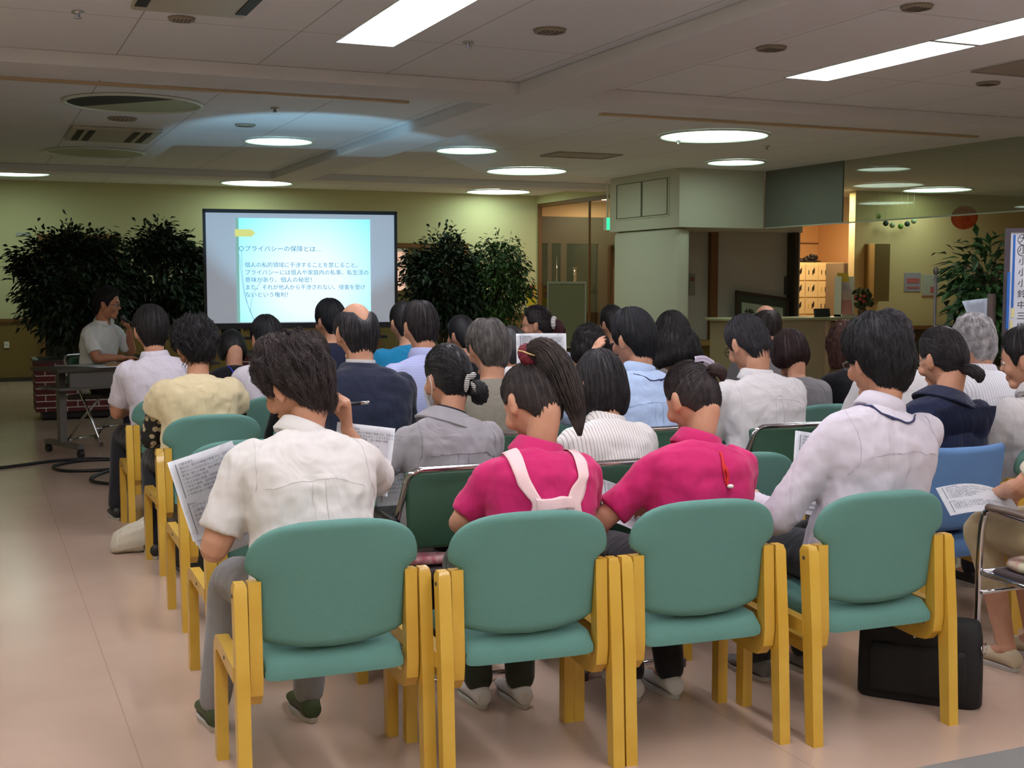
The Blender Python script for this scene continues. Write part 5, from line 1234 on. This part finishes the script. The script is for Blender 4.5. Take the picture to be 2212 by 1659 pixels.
# blue neck cord, ponytail scrunchie, blue stripe
band(FP[5]['root'], FP[5]['shirt'], [back_pt(FP[5], -.05, .95, .05), back_pt(FP[5], -.01, .86, .14), back_pt(FP[5], .03, .75, .15), back_pt(FP[5], .045, .62, .15)], .010, mat('blue_cord', (34, 60, 190), .6), 'neck_cord')
bm = BM(); rings = [[FP[9]['cen']+FP[9]['ax']*z+FP[9]['f']*(r*math.cos(k*.2618))+FP[9]['u']*(r*math.sin(k*.2618)) for k in range(24)] for r, z in ((.076, .016), (.079, .010), (.082, .002), (.078, .002))]
loft(bm, rings, cap=False); obj('collar_stripe', bm, mat('blue_stripe', (60, 90, 200), .7), FP[9]['root'])
W24 = FP[10]; glasses(W24['M'], W24['root'], MATS['black_glasses'])
tail(W24, [(0, -.10, .01), (.0, -.135, .0), (.01, -.15, -.05), (.02, -.145, -.12), (.03, -.13, -.20)], [.02, .034, .042, .040, .010], 'ponytail', (54, 24, 28), 160)
bm = BM()
for k in range(12): a = k*.5236; ell(bm, W24['M'] @ Vector((.030*math.cos(a), -.118, .008+.030*math.sin(a))), (.018, .018, .016), None, 10, 8)
obj('scrunchie', bm, mat('white_scrunchie', (206, 200, 200), .9, bump=(120, .6)), W24['root'])
# ---- the lecturer
M_lec = cloth('lecturer_white_shirt', (222, 224, 222))
P0 = person((1.10, 11.50, 1.388), (1.02, 11.66), 'lecturer in a white shirt at the table, speaking into a microphone', yaw=-134, hyaw=-112, pitch=6, near=1, bw=1.04, hs=1.10, face=True, back=.05,
    hair=HR(top=.026, side=.018, strands=500, col=(18, 18, 18), amp=.006, mess=.15), top=M_lec, sleeve='short', skin=mat('skin_tan', (186, 128, 96), .55),
    arms=dict(L=dict(E=(-.27, .16, .80), W=(-.13, .25, 1.0), d=(.45, .2, .85), n=(.6, -.6, -.2), side=(.2, .1, 1), curl=1.25),
              R=dict(E=(.26, .20, .78), W=(.10, .36, .775), d=(-.8, .5, 0), n=(0, 0, -1), side=(-.2, 1, 0), curl=.5)))
glasses(P0['M'], P0['root'], MATS['black_glasses'])
bm = BM(); wr = P0['jt']['L'][2]; Mw = Matrix.Translation((1.02, 11.66, 0)) @ Matrix.Rotation(R(-134), 4, 'Z')
g = Mw @ (wr+Vector((.055, .035, .085))); mouth = Mw @ (P0['M'] @ Vector((.0, .115, -.085)))
ax_ = (mouth-g).normalized(); root = empty('microphone', g, 0, 'black hand microphone held to the mouth of the lecturer', 'microphone')
tube(bm, [-ax_*.11, ax_*.06], [.012, .015], 16); obj('handle', bm, M_black, root)
bm = BM(); ell(bm, ax_*.08, (.022, .022, .026)); tube(bm, [ax_*.055, ax_*.062], .021, 16); obj('head', bm, mat('mic_mesh', (90, 92, 96), .35, .8), root)
# ================================================================ SEATS
GW = 'honey wood chairs with teal upholstery'
wc = make_wood_chair(); used = [0]
def wchair(x, y, yaw, label):
    r = wc if not used[0] else copy_tree(wc); used[0] += 1
    r.location = (x, y, 0); r.rotation_euler = (0, 0, R(yaw)); tag(r, label, 'chair', GW); return r
wchair(.912, 3.50, -2, 'teal and honey wood chair of the writing man, leftmost in the front row')
wchair(1.475, 3.40, -4, 'teal and honey wood chair under the woman with apron straps')
wchair(2.04, 3.36, -4, 'teal and honey wood chair of the red cord woman, third in the front row')
wchair(2.635, 3.27, -2, 'teal and honey wood chair with the black briefcase beneath it')
wchair(.985, 4.43, 0, 'teal and honey wood chair directly ahead of the writing man')
wchair(2.73, 4.19, -2, 'empty teal and honey wood chair between the red cord woman and the lanyard man')
wchair(1.035, 5.35, 0, 'empty teal and honey wood chair behind the raised booklet, third row left')
wchair(1.08, 6.41, 2, 'teal and honey wood chair of the woman in the cream top')
wchair(1.065, 7.50, 0, 'teal and honey wood chair of the man with thick black hair at the left')
wchair(1.62, 6.34, 0, 'teal and honey wood chair of the person in black behind the writing man head')
wchair(1.64, 7.30, 0, 'teal and honey wood chair of the man in lavender white')
wchair(3.0, 5.95, 0, 'empty teal and honey wood chair ahead of the light blue shirt man')
wchair(4.08, 4.93+.02, 0, 'teal and honey wood chair right of the white shirt man with glasses') if False else None
names = {3: 'person in navy in front of the screen'}
for i, lb in ((4, 'navy dressed man in front of the screen'), (5, 'bent person in black with the blue cord'), (6, 'person in white nearest to the lecturer'), (7, 'person in the turquoise top'),
              (8, 'black haired person with one ear showing'), (9, 'person in the blue striped collar'), (10, 'woman with the long ponytail'), (11, 'farthest dark haired person'), (12, 'bushy haired person'),
              (13, 'woman in the grey cardigan'), (14, 'person with the feathery bob'), (15, 'bald topped man in grey'), (16, 'person with the dark brown bob'), (17, 'woman with reddish brown hair'), (18, 'man with greying hair in white')):
    h = far[i][2]; wchair(h[0], h[1]-.02, 0, 'teal and honey wood chair under the '+lb)
for h, lb in (((1.59, 5.20), 'man in the navy suit'), ((2.12, 5.86), 'man in the blue checked shirt'), ((4.66, 4.68), 'grey haired man by the whiteboard'), ((4.22, 4.03), 'person cut off at the right edge')):
    wchair(h[0], h[1], 0, 'teal and honey wood chair under the '+lb)

# blue chair
rb = empty('wooden_armless_chair', (3.62, 3.96, 0), R(2), 'honey wood chair with a square blue backrest under the navy blouse woman', 'chair'); wood_chair_parts(rb, M_blue, 'square')
for c in rb.children:
    pass
# folding chairs
GF = 'folding chairs with green backs and chrome frames'
fc = make_folding(); fa = make_folding(True); uf = [0]
def fchair(x, y, yaw, label):
    r = fc if not uf[0] else copy_tree(fc); uf[0] += 1
    r.location = (x, y, 0); r.rotation_euler = (0, 0, R(yaw)); tag(r, label, 'chair', GF)
fa.location = (1.575, 4.24, 0); tag(fa, 'green folding chair with black armrests under the masked woman in grey', 'chair', GF)
fchair(2.20, 4.13, 0, 'green folding chair under the woman in the striped blouse')
fchair(3.44, 4.85, -2, 'green folding chair of the white shirt man with black glasses')
fchair(2.86, 4.97, 0, 'green folding chair under the man in the light blue shirt')
fchair(1.02, 11.68, -134, 'green folding chair of the lecturer behind the table')
fchair(2.13, 5.10, 0, 'green folding chair under the grey haired man in olive grey')
# chrome armchair at the right edge
root = empty('chrome_armchair', (3.55, 3.12, 0), R(0), 'chrome tube armchair with a floral cushion at the right edge of the picture', 'chair')
bm = BM()
for s in (-1, 1):
    q = smooth_path([(s*.26, .24, .012), (s*.262, .235, .40), (s*.262, .225, .58), (s*.262, .19, .635), (s*.262, .1, .63), (s*.262, -.22, .60)], 5); tube(bm, q, .0125, 12)
    tube(bm, smooth_path([(s*.255, -.24, .012), (s*.25, -.22, .4), (s*.235, -.28, .82)], 5), .0125, 12); tube(bm, [(s*.255, .22, .40), (s*.25, -.22, .38)], .011, 10)
tube(bm, [(-.26, .215, .405), (.26, .215, .405)], .011, 10); tube(bm, [(-.255, -.235, .2), (.255, -.235, .2)], .010, 10); tube(bm, [(-.262, .22, .33), (.262, .22, .33)], .008, 8)
obj('frame', bm, M_chrome, root)
for s in (-1, 1):
    bm = BM(); tube(bm, smooth_path([(s*.262, .20, .642), (s*.262, .05, .64), (s*.262, -.18, .615)], 4), .017, 12, flat=.8); obj('armrest', bm, mat('brown_armrest', (104, 88, 78), .4), root)
bm = BM(); box(bm, (0, -.01, .405), (.47, .42, .03), None, .01); obj('seat', bm, M_vinyls, root, smooth=False)
bm = BM(); box(bm, (0, -.275, .70), (.44, .03, .26), (R(-8), 0, 0), .012); obj('backrest', bm, M_vinyl, root, smooth=False)
bm = BM(); rings = []
for z, k in ((.42, .86), (.425, .97), (.44, 1), (.455, .97), (.462, .86)):
    rings.append([(k*.225*math.copysign(abs(math.cos(a*.1963))**.4, math.cos(a*.1963)), .0+k*.20*math.copysign(abs(math.sin(a*.1963))**.4, math.sin(a*.1963)), z) for a in range(32)])
loft(bm, rings); o = obj('seat_cushion', bm, mat('floral_cushion', (206, 212, 178), .85, var=((178, 120, 120), 16))); o.location = (3.55, 3.12, .0); tag(o, 'pale green floral cushion on the chrome armchair seat', 'cushion')
# ================================================================ HANDOUTS
def booklet(O, U, V, w_, h_, bend, label, lines=True, pages=1, seed=1, curl=0):
    O = Vector(O); U = Vector(U).normalized(); V = Vector(V); V = (V-U*V.dot(U)).normalized(); Nn = U.cross(V)
    def f(u, v, d=0): return U*u+V*v+Nn*(bend*math.sin(math.pi*min(1, max(0, u/w_)))+curl*(v/h_)**2+d)
    root = None
    for p in range(pages):
        bm = BM(); rows = []; k = p*.012
        for i in range(13): rows.append([f(w_*j/10+k*.5, h_*i/12-k*(1+.3*p), -.003*p) for j in range(11)])
        loft(bm, rows, cap=False, closed=False); bmesh.ops.solidify(bm, geom=bm.faces[:], thickness=.0008)
        if p == 0: root = obj('handout', bm, M_paper); root.location = O; tag(root, label, 'handout', 'stapled lecture handouts')
        else: obj('page', bm, M_paper, root)
    if lines:
        d = -.0012 if Nn.y > 0 else .0012
        bm = BM()
        T1 = ['□基本理念', '個人は、個人の尊厳が尊重され、日常生活の中で', '自分らしい生活を送ることができるように配慮', '第1条  個人の尊重・個人情報の保護', '1 個人の尊厳の保持', '2 自立支援の尊重、説明責任', '3 安全の確保、説明同意', '4 秘密保持、情報の管理', '5 地域社会との連携']
        T2 = ['○プライバシーの保護・個人情報の保護', '□職員は、お客様等の生活に', '配慮するとともに、本人等の', '同意の得られた範囲で利用', 'はならない。']
        y = h_*.93
        for t in T1: put_text(bm, t, .0088, lambda a, c, y=y: f(.028+a, y+c, d)); y -= h_*.047
        y = h_*.40
        for t in T2: put_text(bm, t, .0108, lambda a, c, y=y: f(.028+a, y+c, d)); y -= h_*.056
        for (ya, yb) in ((.53, .95), (.06, .46)):
            quad(bm, [f(.018, h_*ya, d), f(.0205, h_*ya, d), f(.0205, h_*yb, d), f(.018, h_*yb, d)])
        obj('printed_text', bm, M_ink, root, smooth=False)
        bm = BM(); quad(bm, [f(.022, h_*.435, d), f(.040, h_*.435, d), f(.046, h_*.445, d), f(.022, h_*.455, d)]); obj('printed_arrow', bm, mat('grey_print', (150, 154, 170), .8), root, smooth=False)
    return root
booklet((.585, 3.74, .665), (.20, .02, .055), (-.022, .02, .235), .205, .25, .012, 'printed handout held at the left by the writing man', pages=4)
booklet((1.02, 3.80, .78), (.2, -.02, -.03), (-.02, .02, .2), .19, .22, .02, 'handout page behind the right shoulder of the writing man')
booklet((1.37, 4.42, .60), (.2, -.05, .01), (-.01, .05, .25), .20, .27, .012, 'handout held by the masked woman in grey, at her left')
booklet((2.66, 3.62, .66), (.2, -.06, -.045), (-.10, .12, .22), .205, .27, .012, 'handout held by the lanyard man, left of his forearm', pages=3)
booklet((1.99, 3.78, .62), (.2, -.02, -.10), (-.06, .14, .14), .2, .22, .01, 'handout between the two women in magenta')
booklet((3.21, 3.42, .60), (.2, -.10, -.015), (.09, .20, .07), .27, .22, .03, 'handout lying on the lap of the woman in tan trousers', pages=1)
booklet((2.33, 5.30, .98), (.2, -.05, .0), (-.03, .04, .24), .24, .22, .012, 'handout held up between the ponytail woman and the striped blouse woman')
booklet((3.23, 5.28, .72), (.15, -.02, -.06), (-.02, .1, .16), .14, .18, .0, 'handout corner under the arm of the white shirt man with black glasses', lines=False)
# ================================================================ BAGS
bm = BM(); rings = []
for x, h_, wd in ((-.26, .03, .04), (-.24, .10, .07), (-.12, .16, .09), (0, .21, .11), (.12, .26, .11), (.2, .2, .1), (.24, .06, .05)):
    rings.append([(x, wd*math.copysign(abs(math.cos(a*.3927))**.7, math.cos(a*.3927)), max(.0, h_*.5+h_*.5*math.copysign(abs(math.sin(a*.3927))**.6, math.sin(a*.3927)))) for a in range(16)])
loft(bm, rings); bmesh.ops.subdivide_edges(bm, edges=bm.edges[:], cuts=2, use_grid_fill=True)
o = obj('tote_bag', bm, cloth('cream_tote_cloth', (214, 206, 186), wr=1.6)); wrinkle(o, .03, .05); o.location = (.90, 6.84, 0); tag(o, 'cream cloth tote bag slumped on the floor at the left', 'bag')
bm = BM(); tube(bm, smooth_path([(.1, .02, .22), (.16, .03, .3), (.2, .02, .22), (.14, 0, .2)], 5), .008, 8); obj('handle', bm, MATS['cream_tote_cloth'], o)
bm = BM(); box(bm, (0, 0, .14), (.26, .15, .28), (0, R(3), 0), .04); o = obj('shoulder_bag', bm, mat('worn_black_fabric', (36, 38, 36), .8, bump=(60, .4))); o.location = (1.02, 6.22, 0); tag(o, 'dark shoulder bag under the chair of the cream top woman', 'bag')
bm = BM(); tube(bm, smooth_path([(-.1, -.05, .27), (-.16, -.07, .2), (-.17, -.09, .08), (-.1, -.12, .015)], 5), .006, 8); obj('strap', bm, M_black, o)
root = empty('briefcase', (2.965, 3.285, 0), R(-50), 'black briefcase standing on the floor under the right chair of the front row', 'bag')
M_bag = mat('black_nylon', (20, 20, 22), .7, bump=(400, .2))
bm = BM(); rings = []
for z, k, e in ((0, .93, .05), (.01, 1, .056), (.12, 1, .058), (.24, .985, .05), (.285, .95, .036), (.30, .90, .02)):
    rings.append([(k*.205*math.copysign(abs(math.cos(a*.1963))**.35, math.cos(a*.1963)), e*math.copysign(abs(math.sin(a*.1963))**.5, math.sin(a*.1963)), z) for a in range(32)])
loft(bm, rings); obj('body', bm, M_bag, root)
bm = BM(); rings = []
for z, k, e in ((.03, .80, .01), (.04, .84, .016), (.18, .84, .016), (.2, .80, .01)):
    rings.append([(k*.19*math.copysign(abs(math.cos(a*.1963))**.3, math.cos(a*.1963)), -.056+e*math.copysign(abs(math.sin(a*.1963))**.5, math.sin(a*.1963)), z) for a in range(32)])
loft(bm, rings); obj('pocket', bm, M_bag, root)
bm = BM(); tube(bm, smooth_path([(-.07, -.01, .29), (-.06, -.015, .33), (0, -.02, .345), (.06, -.015, .33), (.07, -.01, .29)], 5), .009, 10); obj('handle', bm, M_bag, root)
bm = BM(); tube(bm, [(.2, -.03, .22), (.215, -.03, .235), (.218, -.03, .2), (.205, -.03, .19), (.2, -.03, .22)], .003, 8); ell(bm, (-.01, -.066, .235), (.005, .003, .005)); obj('ring', bm, M_chrome, root)
bm = BM(); box(bm, (0, 0, 0), (.2, .07, .03), (.1, .05, 0), .012); o = obj('pouch', bm, mat('pink_pouch', (190, 96, 110), .8, var=((226, 190, 190), 30))); o.location = (1.47, 4.085, .463); wrinkle(o, .01, .03); tag(o, 'pink patterned pouch at the back of the masked woman folding chair seat', 'pouch')
